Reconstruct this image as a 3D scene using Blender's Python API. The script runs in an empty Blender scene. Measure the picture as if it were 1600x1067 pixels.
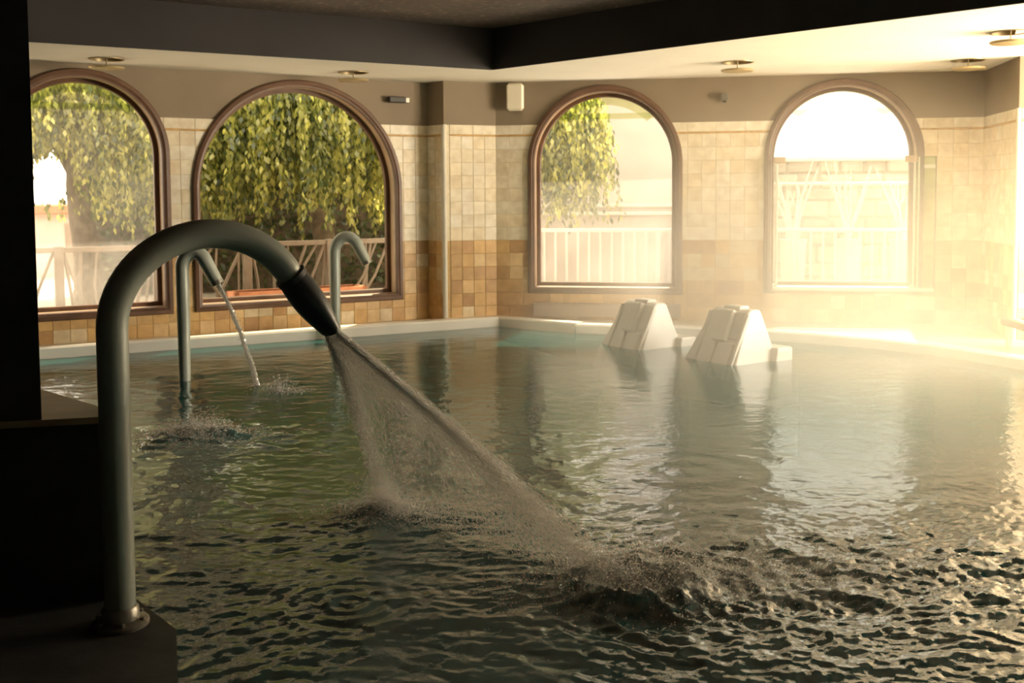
import bpy, math, random
import numpy as np
from mathutils import Vector, Matrix
random.seed(7); RNG = np.random.default_rng(7)
S = bpy.context.scene
COL = S.collection
# ------------------------------------------------------------------ camera
EYE = 1.52; PITCH = .0612; ROLL = .0061
cd = bpy.data.cameras.new('camera'); cam = bpy.data.objects.new('camera', cd); COL.objects.link(cam)
fw = Vector((0, math.cos(PITCH), -math.sin(PITCH))); rt = Vector((1, 0, 0)); up = Vector((0, math.sin(PITCH), math.cos(PITCH)))
r2 = math.cos(ROLL) * rt - math.sin(ROLL) * up; u2 = math.sin(ROLL) * rt + math.cos(ROLL) * up
mw = Matrix.Identity(4)
for i in range(3): mw[i][0] = r2[i]; mw[i][1] = u2[i]; mw[i][2] = -fw[i]
mw[2][3] = EYE
cam.matrix_world = mw
cd.sensor_width = 36; cd.lens = 1617.1 / 1600 * 36; cd.shift_y = -(533.5 - 404.2) / 1600
cd.clip_start = .05; cd.clip_end = 300
cd.dof.use_dof = True; cd.dof.focus_distance = 5.2; cd.dof.aperture_fstop = 4.0
S.camera = cam
# ------------------------------------------------------------------ sky, sun, exposure
W = bpy.data.worlds.new('sky'); S.world = W; W.use_nodes = True
bg = W.node_tree.nodes['Background']; bg.inputs[0].default_value = (1, .93, .80, 1); bg.inputs[1].default_value = 4.2
sd = bpy.data.lights.new('sun_offscreen', 'SUN'); sd.energy = 15; sd.color = (1, .84, .60); sd.angle = .012
sun = bpy.data.objects.new('sun_offscreen', sd); COL.objects.link(sun)
SUNV = Vector((-.30, -.95, -.86)).normalized()           # direction the light travels
sun.rotation_euler = SUNV.to_track_quat('-Z', 'Y').to_euler(); sun.location = (6, 30, 25)
# daylight entering through the wide glazed side of the hall, right of the loungers (lies in the opening of wall_side_glazed)
bd = bpy.data.lights.new('window_right_offscreen', 'AREA'); bd.shape = 'RECTANGLE'; bd.size = 2.5; bd.size_y = 4.0; bd.energy = 1080; bd.color = (1, .82, .57)
daylight = bpy.data.objects.new('window_right_offscreen', bd); COL.objects.link(daylight); daylight.location = (8.52, 8.1, 1.5); daylight.rotation_euler = (0, math.pi / 2, 0)
S.view_settings.view_transform = 'Standard'; S.view_settings.look = 'None'; S.view_settings.gamma = 1
S.view_settings.use_curve_mapping = False; S.view_settings.exposure = 0.45
c = S.cycles
c.max_bounces = 9; c.diffuse_bounces = 5; c.glossy_bounces = 4; c.transmission_bounces = 4; c.transparent_max_bounces = 24
c.volume_bounces = 1; c.caustics_reflective = False; c.caustics_refractive = False
c.sample_clamp_indirect = 6; c.sample_clamp_direct = 0; c.use_denoising = True
c.volume_step_rate = 2.0; c.volume_max_steps = 128

# ------------------------------------------------------------------ materials
MATS = {}
def nt_new(name):
    m = bpy.data.materials.new(name); m.use_nodes = True; nt = m.node_tree
    for n in list(nt.nodes): nt.nodes.remove(n)
    out = nt.nodes.new('ShaderNodeOutputMaterial'); MATS[name] = m
    return m, nt, out
def N(nt, kind, **kw):
    n = nt.nodes.new(kind)
    for k, v in kw.items():
        if hasattr(n, k) and not (k in ('Scale',)): setattr(n, k, v)
        else: n.inputs[k].default_value = v
    return n
def rgba(c, a=1): return (c[0], c[1], c[2], a)
def mat(name, col, rough=.6, var=.12, scale=6, bump=.05, bscale=40, metallic=0, col2=None, objcol=False, spec=.5, detail=4):
    m, nt, out = nt_new(name); L = nt.links.new
    p = nt.nodes.new('ShaderNodeBsdfPrincipled'); p.inputs['Roughness'].default_value = rough
    p.inputs['Metallic'].default_value = metallic; p.inputs['Specular IOR Level'].default_value = spec
    tc = nt.nodes.new('ShaderNodeTexCoord')
    nz = nt.nodes.new('ShaderNodeTexNoise'); nz.inputs['Scale'].default_value = scale; nz.inputs['Detail'].default_value = detail
    vec = tc.outputs['Object']
    if objcol:
        oi = nt.nodes.new('ShaderNodeObjectInfo'); ad = nt.nodes.new('ShaderNodeVectorMath'); ad.operation = 'MULTIPLY_ADD'
        cx = nt.nodes.new('ShaderNodeCombineXYZ')
        for k in range(3): L(oi.outputs['Random'], cx.inputs[k])
        ad.inputs[1].default_value = (37, 91, 53); L(cx.outputs[0], ad.inputs[0]); L(vec, ad.inputs[2]); vec = ad.outputs[0]
    L(vec, nz.inputs['Vector'])
    mx = nt.nodes.new('ShaderNodeMix'); mx.data_type = 'RGBA'
    if objcol:
        mu = nt.nodes.new('ShaderNodeMix'); mu.data_type = 'RGBA'; mu.blend_type = 'MULTIPLY'; mu.inputs[0].default_value = 1
        L(oi.outputs['Color'], mx.inputs[6]); L(oi.outputs['Color'], mu.inputs[6])
        mu.inputs[7].default_value = rgba(col2 or (1 - var * 2, 1 - var * 2.4, 1 - var * 3)); L(mu.outputs[2], mx.inputs[7])
    else:
        mx.inputs[6].default_value = rgba([min(1, v * (1 + var)) for v in col])
        mx.inputs[7].default_value = rgba(col2 if col2 else [v * (1 - var) for v in col])
    rp = nt.nodes.new('ShaderNodeMapRange'); rp.inputs[1].default_value = .35; rp.inputs[2].default_value = .68
    L(nz.outputs['Fac'], rp.inputs[0]); L(rp.outputs[0], mx.inputs[0]); L(mx.outputs[2], p.inputs['Base Color'])
    if bump:
        n2 = nt.nodes.new('ShaderNodeTexNoise'); n2.inputs['Scale'].default_value = bscale; n2.inputs['Detail'].default_value = 3
        L(vec, n2.inputs['Vector'])
        b = nt.nodes.new('ShaderNodeBump'); b.inputs['Strength'].default_value = bump; b.inputs['Distance'].default_value = .02
        L(n2.outputs['Fac'], b.inputs['Height']); L(b.outputs[0], p.inputs['Normal'])
    L(p.outputs[0], out.inputs[0]); return m
mat('taupe', (.26, .205, .145), .8, .05, 2, .03, 60)
mat('grout', (.78, .70, .53), .85, .1, 20); mat('grout_gold', (.58, .40, .19), .85, .1, 20)
mat('tile', None, .42, .10, 9, .12, 26, objcol=True)
mat('pencil', (.62, .38, .14), .5, .2, 20)
mat('soffit', (.84, .81, .73), .8, .03, 1.5, .02)
mat('recess_face', (.032, .029, .029), .8, .15, 1.2, .03)
mat('wood', (.135, .072, .044), .42, .18, 5, .05, 50)
mat('wood_light', (.42, .30, .19), .4, .12, 5, .04, 50)
mat('trim', (.66, .62, .52), .45, .05)
mat('deck', (.62, .53, .40), .35, .1, 4, .05, 30)
mat('coping', (.84, .82, .76), .3, .04, 3, .03)
mat('grate', (.50, .42, .30), .5, .1)
mat('basin', (.05, .28, .29), .5, .1, 3)  # tile colour darkened to stand in for the dimming of deep water
mat('ledge', (.60, .86, .74), .5, .1, 3)  # tile colour lightened to stand in for light reaching shallow water
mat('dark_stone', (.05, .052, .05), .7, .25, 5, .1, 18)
mat('ledge_top', (.44, .35, .23), .5, .12, 6, .05)
mat('steel', (.36, .39, .34), .38, .05, 3, .02, metallic=.15)
mat('dark_rubber', (.020, .022, .022), .4, .1)
mat('fibreglass', (.66, .63, .57), .30, .03, 2, .01)
mat('white_plastic', (.86, .80, .66), .4, .02)
mat('black_plastic', (.035, .03, .025), .5, .1)
mat('metal_grey', (.30, .28, .24), .35, .08, metallic=.7)
mat('fitting', (.46, .36, .20), .35, .08, metallic=.4)
mat('grey_panel', (.30, .24, .19), .55, .06)
mat('webbing', (.035, .03, .025), .8, .1)
mat('stone', None, .85, .16, 7, .3, 20, objcol=True)
mat('mortar', (.46, .40, .34), .9, .1)
mat('plaster', (.60, .52, .46), .85, .08, 2, .1)
mat('terracotta', (.55, .22, .11), .8, .15)
mat('soil', (.07, .05, .035), .95, .2)
mat('terrace', (.40, .34, .27), .8, .12, 2)
mat('pale_wood', (.33, .26, .20), .7, .12, 6)
mat('pale_rail', (.72, .68, .60), .5, .05)
mat('bark', (.20, .155, .11), .9, .3, 9, .5, 22)
mat('bare_stem', (.68, .62, .54), .8, .1)
mat('roof_tile', (.42, .20, .13), .8, .2, 8)
# recess ceiling: dark brown with scratchy lighter flecks
m = mat('recess_top', (.085, .066, .055), .6, .2, 2, .05); nt = m.node_tree
pb = [n for n in nt.nodes if n.type == 'BSDF_PRINCIPLED'][0]; prev = pb.inputs['Base Color'].links[0].from_socket
tc = nt.nodes.new('ShaderNodeTexCoord'); acc = prev
for k, rot in enumerate((.3, 1.3, 2.4)):
    mp = nt.nodes.new('ShaderNodeMapping'); mp.inputs['Rotation'].default_value = (0, 0, rot); mp.inputs['Scale'].default_value = (2.2, 14, 1)
    nt.links.new(tc.outputs['Object'], mp.inputs[0])
    vo = nt.nodes.new('ShaderNodeTexVoronoi'); vo.inputs['Scale'].default_value = 2.2; nt.links.new(mp.outputs[0], vo.inputs['Vector'])
    lt = nt.nodes.new('ShaderNodeMath'); lt.operation = 'LESS_THAN'; lt.inputs[1].default_value = .13; nt.links.new(vo.outputs['Distance'], lt.inputs[0])
    mx = nt.nodes.new('ShaderNodeMix'); mx.data_type = 'RGBA'; mx.inputs[7].default_value = (.42, .34, .26, 1)
    nt.links.new(lt.outputs[0], mx.inputs[0]); nt.links.new(acc, mx.inputs[6]); acc = mx.outputs[2]
nt.links.new(acc, pb.inputs['Base Color'])
# window glass
def glass(name, tint, refl=.05, rmax=.5, rough=.02):
    m, nt, out = nt_new(name); L = nt.links.new
    t = N(nt, 'ShaderNodeBsdfTransparent'); t.inputs[0].default_value = rgba(tint)
    g = N(nt, 'ShaderNodeBsdfGlossy'); g.inputs['Roughness'].default_value = rough
    f = nt.nodes.new('ShaderNodeLayerWeight'); f.inputs[0].default_value = .25
    mr = nt.nodes.new('ShaderNodeMapRange'); mr.inputs[3].default_value = refl; mr.inputs[4].default_value = rmax
    mx = nt.nodes.new('ShaderNodeMixShader'); L(f.outputs['Facing'], mr.inputs[0]); L(mr.outputs[0], mx.inputs[0])
    L(t.outputs[0], mx.inputs[1]); L(g.outputs[0], mx.inputs[2]); L(mx.outputs[0], out.inputs[0]); return m
glass('pane_glass', (.82, .80, .74), .001, .02, .45)
def steamed(name, amt):
    m = glass(name, (.87, .845, .81), .002, .03); nt = m.node_tree; out = [n for n in nt.nodes if n.type == 'OUTPUT_MATERIAL'][0]; src = out.inputs[0].links[0].from_socket
    t = nt.nodes.new('ShaderNodeBsdfTranslucent'); t.inputs[0].default_value = (.95, .92, .86, 1); tc = nt.nodes.new('ShaderNodeTexCoord'); nz = nt.nodes.new('ShaderNodeTexNoise'); nz.inputs['Scale'].default_value = 1.6; nz.inputs['Detail'].default_value = 4
    nt.links.new(tc.outputs['Object'], nz.inputs['Vector']); mr = nt.nodes.new('ShaderNodeMapRange'); mr.inputs[1].default_value = .3; mr.inputs[2].default_value = .7; mr.inputs[3].default_value = amt * .5; mr.inputs[4].default_value = amt * 1.5
    nt.links.new(nz.outputs['Fac'], mr.inputs[0]); mx = nt.nodes.new('ShaderNodeMixShader'); nt.links.new(mr.outputs[0], mx.inputs[0]); nt.links.new(src, mx.inputs[1]); nt.links.new(t.outputs[0], mx.inputs[2]); nt.links.new(mx.outputs[0], out.inputs[0])
steamed('pane_misted', .06); steamed('pane_steamed', .035); glass('screen_glass', (.93, .96, .92), .04); glass('side_glass', (.74, .86, .66), .08)
glass('pale_green', (.84, .88, .70), .03)
# leaves: diffuse + translucent
def leafmat(name, c1, c2, tr):
    m, nt, out = nt_new(name); L = nt.links.new
    at = nt.nodes.new('ShaderNodeAttribute'); at.attribute_name = 'tone'
    mx = nt.nodes.new('ShaderNodeMix'); mx.data_type = 'RGBA'; mx.inputs[6].default_value = rgba(c1); mx.inputs[7].default_value = rgba(c2)
    L(at.outputs['Fac'], mx.inputs[0])
    d = nt.nodes.new('ShaderNodeBsdfDiffuse'); t = nt.nodes.new('ShaderNodeBsdfTranslucent'); g = nt.nodes.new('ShaderNodeBsdfGlossy'); g.inputs['Roughness'].default_value = .35
    L(mx.outputs[2], d.inputs[0]); L(mx.outputs[2], t.inputs[0])
    a = nt.nodes.new('ShaderNodeMixShader'); a.inputs[0].default_value = tr; L(d.outputs[0], a.inputs[1]); L(t.outputs[0], a.inputs[2])
    b = nt.nodes.new('ShaderNodeMixShader'); b.inputs[0].default_value = .06; L(a.outputs[0], b.inputs[1]); L(g.outputs[0], b.inputs[2])
    L(b.outputs[0], out.inputs[0]); return m
leafmat('leaf', (.07, .11, .02), (.90, .86, .24), .64)
leafmat('leaf_dark', (.06, .085, .025), (.15, .18, .05), .4)
# pool water
m, nt, out = nt_new('pool_water'); L = nt.links.new
fr = nt.nodes.new('ShaderNodeFresnel'); fr.inputs[0].default_value = 2.3
gl = nt.nodes.new('ShaderNodeBsdfGlossy'); gl.inputs['Roughness'].default_value = .02
tr = nt.nodes.new('ShaderNodeBsdfTransparent'); tr.inputs[0].default_value = (.33, .68, .65, 1)
df = nt.nodes.new('ShaderNodeBsdfDiffuse'); df.inputs[0].default_value = (.024, .20, .20, 1)
fo = nt.nodes.new('ShaderNodeBsdfDiffuse'); fo.inputs[0].default_value = (.72, .71, .68, 1)
at = nt.nodes.new('ShaderNodeAttribute'); at.attribute_name = 'foam'
tc = nt.nodes.new('ShaderNodeTexCoord')
n1 = nt.nodes.new('ShaderNodeTexNoise'); n1.inputs['Scale'].default_value = 26; n1.inputs['Detail'].default_value = 3
L(tc.outputs['Object'], n1.inputs['Vector'])
bp = nt.nodes.new('ShaderNodeBump'); bp.inputs['Strength'].default_value = .13; bp.inputs['Distance'].default_value = .02; L(n1.outputs['Fac'], bp.inputs['Height'])
for n in (fr, gl): L(bp.outputs[0], n.inputs['Normal'])
b1 = nt.nodes.new('ShaderNodeMixShader'); b1.inputs[0].default_value = .35; L(tr.outputs[0], b1.inputs[1]); L(df.outputs[0], b1.inputs[2])
b2 = nt.nodes.new('ShaderNodeMixShader'); L(fr.outputs[0], b2.inputs[0]); L(b1.outputs[0], b2.inputs[1]); L(gl.outputs[0], b2.inputs[2])
b3 = nt.nodes.new('ShaderNodeMixShader'); L(at.outputs['Fac'], b3.inputs[0]); L(b2.outputs[0], b3.inputs[1]); L(fo.outputs[0], b3.inputs[2])
L(b3.outputs[0], out.inputs[0])
def spraymat(name, op, c1=(.9, .88, .82)):
    m, nt, out = nt_new(name); L = nt.links.new
    t = nt.nodes.new('ShaderNodeBsdfTransparent'); d = nt.nodes.new('ShaderNodeBsdfDiffuse'); l = nt.nodes.new('ShaderNodeBsdfTranslucent'); g = nt.nodes.new('ShaderNodeBsdfGlossy')
    d.inputs[0].default_value = rgba(c1); l.inputs[0].default_value = rgba(c1); g.inputs['Roughness'].default_value = .12
    a = nt.nodes.new('ShaderNodeMixShader'); a.inputs[0].default_value = .6; L(d.outputs[0], a.inputs[1]); L(l.outputs[0], a.inputs[2])
    b = nt.nodes.new('ShaderNodeMixShader'); b.inputs[0].default_value = .3; L(a.outputs[0], b.inputs[1]); L(g.outputs[0], b.inputs[2])
    e = nt.nodes.new('ShaderNodeMixShader'); e.inputs[0].default_value = op; L(t.outputs[0], e.inputs[1]); L(b.outputs[0], e.inputs[2])
    L(e.outputs[0], out.inputs[0])
spraymat('spray', .42); spraymat('stream', .55)

# ------------------------------------------------------------------ mesh helpers
class MB:
    def __init__(s): s.v = []; s.f = []; s.mi = []
    def add(s, vs, fs, mi=0):
        o = len(s.v); s.v += [tuple(v) for v in vs]; s.f += [tuple(i + o for i in f) for f in fs]; s.mi += [mi] * len(fs); return s
    def box(s, x0, x1, y0, y1, z0, z1, mi=0, M=None):
        vs = [(x, y, z) for z in (z0, z1) for y in (y0, y1) for x in (x0, x1)]
        if M is not None: vs = [M @ Vector(v) for v in vs]
        return s.add(vs, [(0, 2, 3, 1), (4, 5, 7, 6), (0, 1, 5, 4), (2, 6, 7, 3), (0, 4, 6, 2), (1, 3, 7, 5)], mi)
    def rbox(s, x0, x1, y0, y1, z0, z1, b, mi=0):
        # box with chamfered edges
        vs = []; idx = {}
        for ix, X in ((0, x0), (1, x1)):
            for iy, Y in ((0, y0), (1, y1)):
                for iz, Z in ((0, z0), (1, z1)):
                    sx, sy, sz = (1 - 2 * ix) * b, (1 - 2 * iy) * b, (1 - 2 * iz) * b
                    for a in range(3):
                        idx[ix, iy, iz, a] = len(vs)
                        vs.append((X + (sx if a != 0 else 0), Y + (sy if a != 1 else 0), Z + (sz if a != 2 else 0)))
        fs = []
        for i in (0, 1):
            q = [(0, 0), (0, 1), (1, 1), (1, 0)] if i == 0 else [(0, 0), (1, 0), (1, 1), (0, 1)]
            fs.append([idx[i, a, b_, 0] for a, b_ in q]); fs.append([idx[b_, i, a, 1] for a, b_ in q]); fs.append([idx[a, b_, i, 2] for a, b_ in q])
        for a in (0, 1):
            for b_ in (0, 1):
                fl = (a + b_) % 2 == 0
                for f in ([idx[0, a, b_, 1], idx[1, a, b_, 1], idx[1, a, b_, 2], idx[0, a, b_, 2]],
                          [idx[b_, 0, a, 2], idx[b_, 1, a, 2], idx[b_, 1, a, 0], idx[b_, 0, a, 0]],
                          [idx[a, b_, 0, 0], idx[a, b_, 1, 0], idx[a, b_, 1, 1], idx[a, b_, 0, 1]]):
                    fs.append(f if fl else f[::-1])
        for ix in (0, 1):
            for iy in (0, 1):
                for iz in (0, 1):
                    f = [idx[ix, iy, iz, k] for k in range(3)]; fs.append(f if (ix + iy + iz) % 2 else f[::-1])
        return s.add(vs, fs, mi)
    def prism(s, poly, z0, z1, mi=0):
        n = len(poly); vs = [(x, y, z0) for x, y in poly] + [(x, y, z1) for x, y in poly]
        return s.add(vs, [tuple(range(n))[::-1], tuple(range(n, 2 * n))] + [(i, (i + 1) % n, n + (i + 1) % n, n + i) for i in range(n)], mi)
    def tube(s, pts, rad, seg=16, cap=True, mi=0, squash=None):
        pts = [Vector(p) for p in pts]; n = len(pts); rad = rad if hasattr(rad, '__len__') else [rad] * n
        T = [(pts[min(i + 1, n - 1)] - pts[max(i - 1, 0)]).normalized() for i in range(n)]
        ref = Vector((0, 0, 1)) if abs(T[0].z) < .9 else Vector((1, 0, 0)); X = T[0].cross(ref).normalized(); vs = []
        for i in range(n):
            X = (X - T[i] * X.dot(T[i])).normalized(); Y = T[i].cross(X); r = rad[i]
            sx, sy = squash[i] if squash else (1, 1)
            for k in range(seg):
                a = 2 * math.pi * k / seg; vs.append(pts[i] + (X * math.cos(a) * sx + Y * math.sin(a) * sy) * r)
        fs = [(i * seg + k, i * seg + (k + 1) % seg, (i + 1) * seg + (k + 1) % seg, (i + 1) * seg + k) for i in range(n - 1) for k in range(seg)]
        if cap: fs += [tuple(range(seg))[::-1], tuple((n - 1) * seg + k for k in range(seg))]
        return s.add(vs, fs, mi)
    def lathe(s, prof, cx=0, cy=0, seg=32, mi=0):
        n = len(prof); vs = [(cx + r * math.cos(2 * math.pi * k / seg), cy + r * math.sin(2 * math.pi * k / seg), z) for r, z in prof for k in range(seg)]
        fs = [(i * seg + k, i * seg + (k + 1) % seg, (i + 1) * seg + (k + 1) % seg, (i + 1) * seg + k) for i in range(n - 1) for k in range(seg)]
        fs += [tuple(range(seg))[::-1], tuple((n - 1) * seg + k for k in range(seg))]
        return s.add(vs, fs, mi)
    def mesh(s, name, mats, smooth=False):
        me = bpy.data.meshes.new(name); me.from_pydata(s.v, [], s.f)
        for m in (mats if isinstance(mats, (list, tuple)) else [mats]): me.materials.append(MATS[m])
        if any(s.mi): me.polygons.foreach_set('material_index', s.mi)
        if smooth:
            me.polygons.foreach_set('use_smooth', [True] * len(me.polygons)); me.set_sharp_from_angle(angle=math.radians(38))
        me.update(); return me
    def build(s, name, mats, parent=None, smooth=False):
        return link(name, s.mesh(name, mats, smooth), parent)
def link(name, me, parent=None):
    o = bpy.data.objects.new(name, me); COL.objects.link(o); o.parent = parent; return o
def tag(o, label, cat, group=None, kind=None):
    o['label'] = label; o['category'] = cat
    if group: o['group'] = group
    if kind: o['kind'] = kind
    return o
def empty(name, loc=(0, 0, 0), rz=0):
    o = bpy.data.objects.new(name, None); COL.objects.link(o); o.location = loc; o.rotation_euler = (0, 0, rz); o.empty_display_size = .1; return o
def copy_tree(o, parent=None):
    k = o.copy(); COL.objects.link(k); k.parent = parent
    for ch in list(o.children): copy_tree(ch, k)
    return k
def npmesh(name, verts, quads, matn, attrs=None, smooth=False):
    me = bpy.data.meshes.new(name); nv, nf, k = len(verts), len(quads), quads.shape[1]
    me.vertices.add(nv); me.vertices.foreach_set('co', verts.astype(np.float32).ravel())
    me.loops.add(nf * k); me.loops.foreach_set('vertex_index', quads.astype(np.int32).ravel())
    me.polygons.add(nf); me.polygons.foreach_set('loop_start', np.arange(0, nf * k, k, dtype=np.int32)); me.polygons.foreach_set('loop_total', np.full(nf, k, np.int32))
    me.materials.append(MATS[matn])
    if smooth: me.polygons.foreach_set('use_smooth', np.ones(nf, bool))
    for an, (dom, vals) in (attrs or {}).items():
        a = me.attributes.new(an, 'FLOAT', dom); a.data.foreach_set('value', vals.astype(np.float32))
    me.update(calc_edges=True); me.validate(); return me

# ------------------------------------------------------------------ layout numbers (metres; deck = 0)
ZC = 2.9; ZT = 2.3765; ZB = .97
TA = -.5404; TB = .1732                      # wall bearings
OA = Vector((0, 13.4118, 0)); OB = Vector((0, 12.7694, 0))
def wpt(o, th, u, off=0, z=0): return Vector((o.x + u * math.cos(th) + off * math.sin(th), o.y - u * math.sin(th) + off * math.cos(th), z))
WATER = -.085
PEND = Vector((-.815, 12.56)); AEND = Vector((-1.037, 12.79)); BST = Vector((-.192, 12.803)); BEND = Vector((5.378, 11.83)); CEND = Vector((5.175, 10.615))
POOL = [(-7.6, 8.76), (-4.72, 10.27), (-.17, 12.64), (.74, 11.95), (2.0, 11.62), (3.1, 11.12), (3.75, 10.62), (4.18, 10.15), (4.64, 9.30), (5.0, 8.2), (5.2, 6.5), (5.2, 1.2), (-7.6, 1.2)]

# ------------------------------------------------------------------ walls with arched openings
def arch(w, zb, zs, off=0, n=40):
    """outline of an arched opening (half-width w, sill zb, spring line zs), inset by off; starts bottom left, clockwise"""
    r = w - off; pts = [(-r, zb + off), (-r, zs)]
    pts += [(-r * math.cos(math.pi * k / n), zs + r * math.sin(math.pi * k / n)) for k in range(1, n)]
    return pts + [(r, zs), (r, zb + off)]
def wall(name, O, th, u0, u1, wins, label, zlo=-.25, zhi=3.0, thick=.3):
    mb = MB(); cuts = sorted(wins, key=lambda w: w['u']); n = 32
    def strip(a, b, za0, za1, zb0, zb1):       # quads from column a (za0..za1) to column b
        for lo, hi, mi in ((-9, ZB, 2), (ZB, ZT, 1), (ZT, 9, 0)):
            cl = lambda v: min(max(v, lo), hi); q = [(a, cl(za0)), (b, cl(zb0)), (b, cl(zb1)), (a, cl(za1))]
            if q[2][1] - q[1][1] < 1e-5 and q[3][1] - q[0][1] < 1e-5: continue
            mb.add([(x, 0, z) for x, z in q], [(0, 1, 2, 3)], mi); mb.add([(x, thick, z) for x, z in q], [(3, 2, 1, 0)], 0)
    x = u0
    for w in cuts:
        strip(x, w['u'] - w['w'], zlo, zhi, zlo, zhi)
        xs = [w['u'] - w['w'] * math.cos(math.pi * k / n) for k in range(n + 1)]
        zz = [w['zs'] + w['w'] * math.sin(math.pi * k / n) for k in range(n + 1)]
        for k in range(n):
            strip(xs[k], xs[k + 1], zz[k], zhi, zz[k + 1], zhi); strip(xs[k], xs[k + 1], zlo, w['zb'], zlo, w['zb'])
        ol = [(w['u'] + a, b) for a, b in arch(w['w'], w['zb'], w['zs'], 0, n)]; m_ = len(ol)
        mb.add([(a, y, b) for y in (0, thick) for a, b in ol], [(i, (i + 1) % m_, m_ + (i + 1) % m_, m_ + i) for i in range(m_)], 0)
        x = w['u'] + w['w']
    strip(x, u1, zlo, zhi, zlo, zhi)
    o = mb.build(name, ['taupe', 'grout', 'grout_gold'], None); o.location = (O.x, O.y, 0); o.rotation_euler = (0, 0, -th)
    return tag(o, label, 'wall', kind='structure')
WIN_A = [dict(u=-5.17, w=.872, zb=.26, zs=2.850 - .872), dict(u=-2.818, w=1.2525, zb=.26, zs=2.850 - 1.2525)]
WIN_B = [dict(u=1.142, w=.934, zb=.314, zs=2.838 - .934), dict(u=3.920, w=.894, zb=.347, zs=2.845 - .894)]
uAend = -1.209; uBst = -.195; uBend = 5.46
wall_left = wall('wall_left', OA, TA, -13.2, uAend, WIN_A, 'cream and gold tiled wall with two arched windows onto the trees')
wall_back = wall('wall_back', OB, TB, uBst, uBend, WIN_B, 'cream and gold tiled wall with the glass-screened arched window')
def straight(name, P, Q, label, zhi=3.0, thick=.3):
    d = Q - P; th = -math.atan2(d.y, d.x); o = wall(name, Vector((P.x, P.y, 0)), th, 0, d.length, [], label, zhi=zhi, thick=thick); return o, th, d.length
wall_ret, thR, lenR = straight('wall_corner_return', AEND, PEND, 'narrow shaded tiled return beside the large foliage window')
wall_cor, thCo, lenCo = straight('wall_corner', PEND, BST, 'narrow tiled pier wall between the two window walls')
wall_c, thC, lenC = straight('wall_right', BEND, CEND, 'tiled side wall closing the bright end of the hall')
FAR = Vector((8.2, 10.45))
wall_d, thD, lenD = straight('wall_right_return', CEND, FAR, 'tiled wall behind the slatted lounger', thick=.015)

# ------------------------------------------------------------------ tiles
CREAM = [(.87, .79, .62), (.88, .81, .65), (.85, .76, .58), (.89, .83, .70), (.87, .76, .56)]
GOLD = [(.70, .46, .20), (.76, .52, .25), (.64, .41, .18), (.78, .57, .30), (.73, .48, .20), (.82, .69, .46), (.57, .35, .16)]
TILE_ME = {}
def tile_poly_mesh(poly, d=.008, b=.003):
    """proud bevelled tile from a convex (or L-shaped) outline in the wall plane"""
    cx = sum(p[0] for p in poly) / len(poly); cz = sum(p[1] for p in poly) / len(poly); n = len(poly)
    vs = [(x, .002, z) for x, z in poly] + [(x, -d + b, z) for x, z in poly]
    ins = []
    for x, z in poly:
        L_ = math.hypot(x - cx, z - cz) or 1; k = 1 - b * 1.4 / L_; ins.append((cx + (x - cx) * k, -d, cz + (z - cz) * k))
    vs += ins; fs = [tuple(range(2 * n, 3 * n))]
    for r in (0, 1): fs += [(r * n + i, r * n + (i + 1) % n, (r + 1) * n + (i + 1) % n, (r + 1) * n + i) for i in range(n)]
    me = bpy.data.meshes.new('tile'); me.from_pydata(vs, [], fs); me.materials.append(MATS['tile']); return me
def halfclip(poly, nx, nz, c):
    """keep nx*x+nz*z >= c"""
    out = []
    for i in range(len(poly)):
        p, q = poly[i], poly[(i + 1) % len(poly)]; a = nx * p[0] + nz * p[1] - c; b = nx * q[0] + nz * q[1] - c
        if a >= 0: out.append(p)
        if (a >= 0) != (b >= 0):
            t = a / (a - b); out.append((p[0] + (q[0] - p[0]) * t, p[1] + (q[1] - p[1]) * t))
    return out
def area(poly): return abs(sum(poly[i][0] * poly[(i + 1) % len(poly)][1] - poly[(i + 1) % len(poly)][0] * poly[i][1] for i in range(len(poly)))) / 2
def lay_tile(parent, poly, col):
    x0 = min(p[0] for p in poly); z0 = min(p[1] for p in poly)
    loc = [(round(p[0] - x0, 4), round(p[1] - z0, 4)) for p in poly]; key = tuple(loc)
    if key not in TILE_ME: TILE_ME[key] = tile_poly_mesh(loc)
    t = link('tile', TILE_ME[key], parent); t.location = (x0, 0, z0); t.color = (*col, 1)
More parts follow.
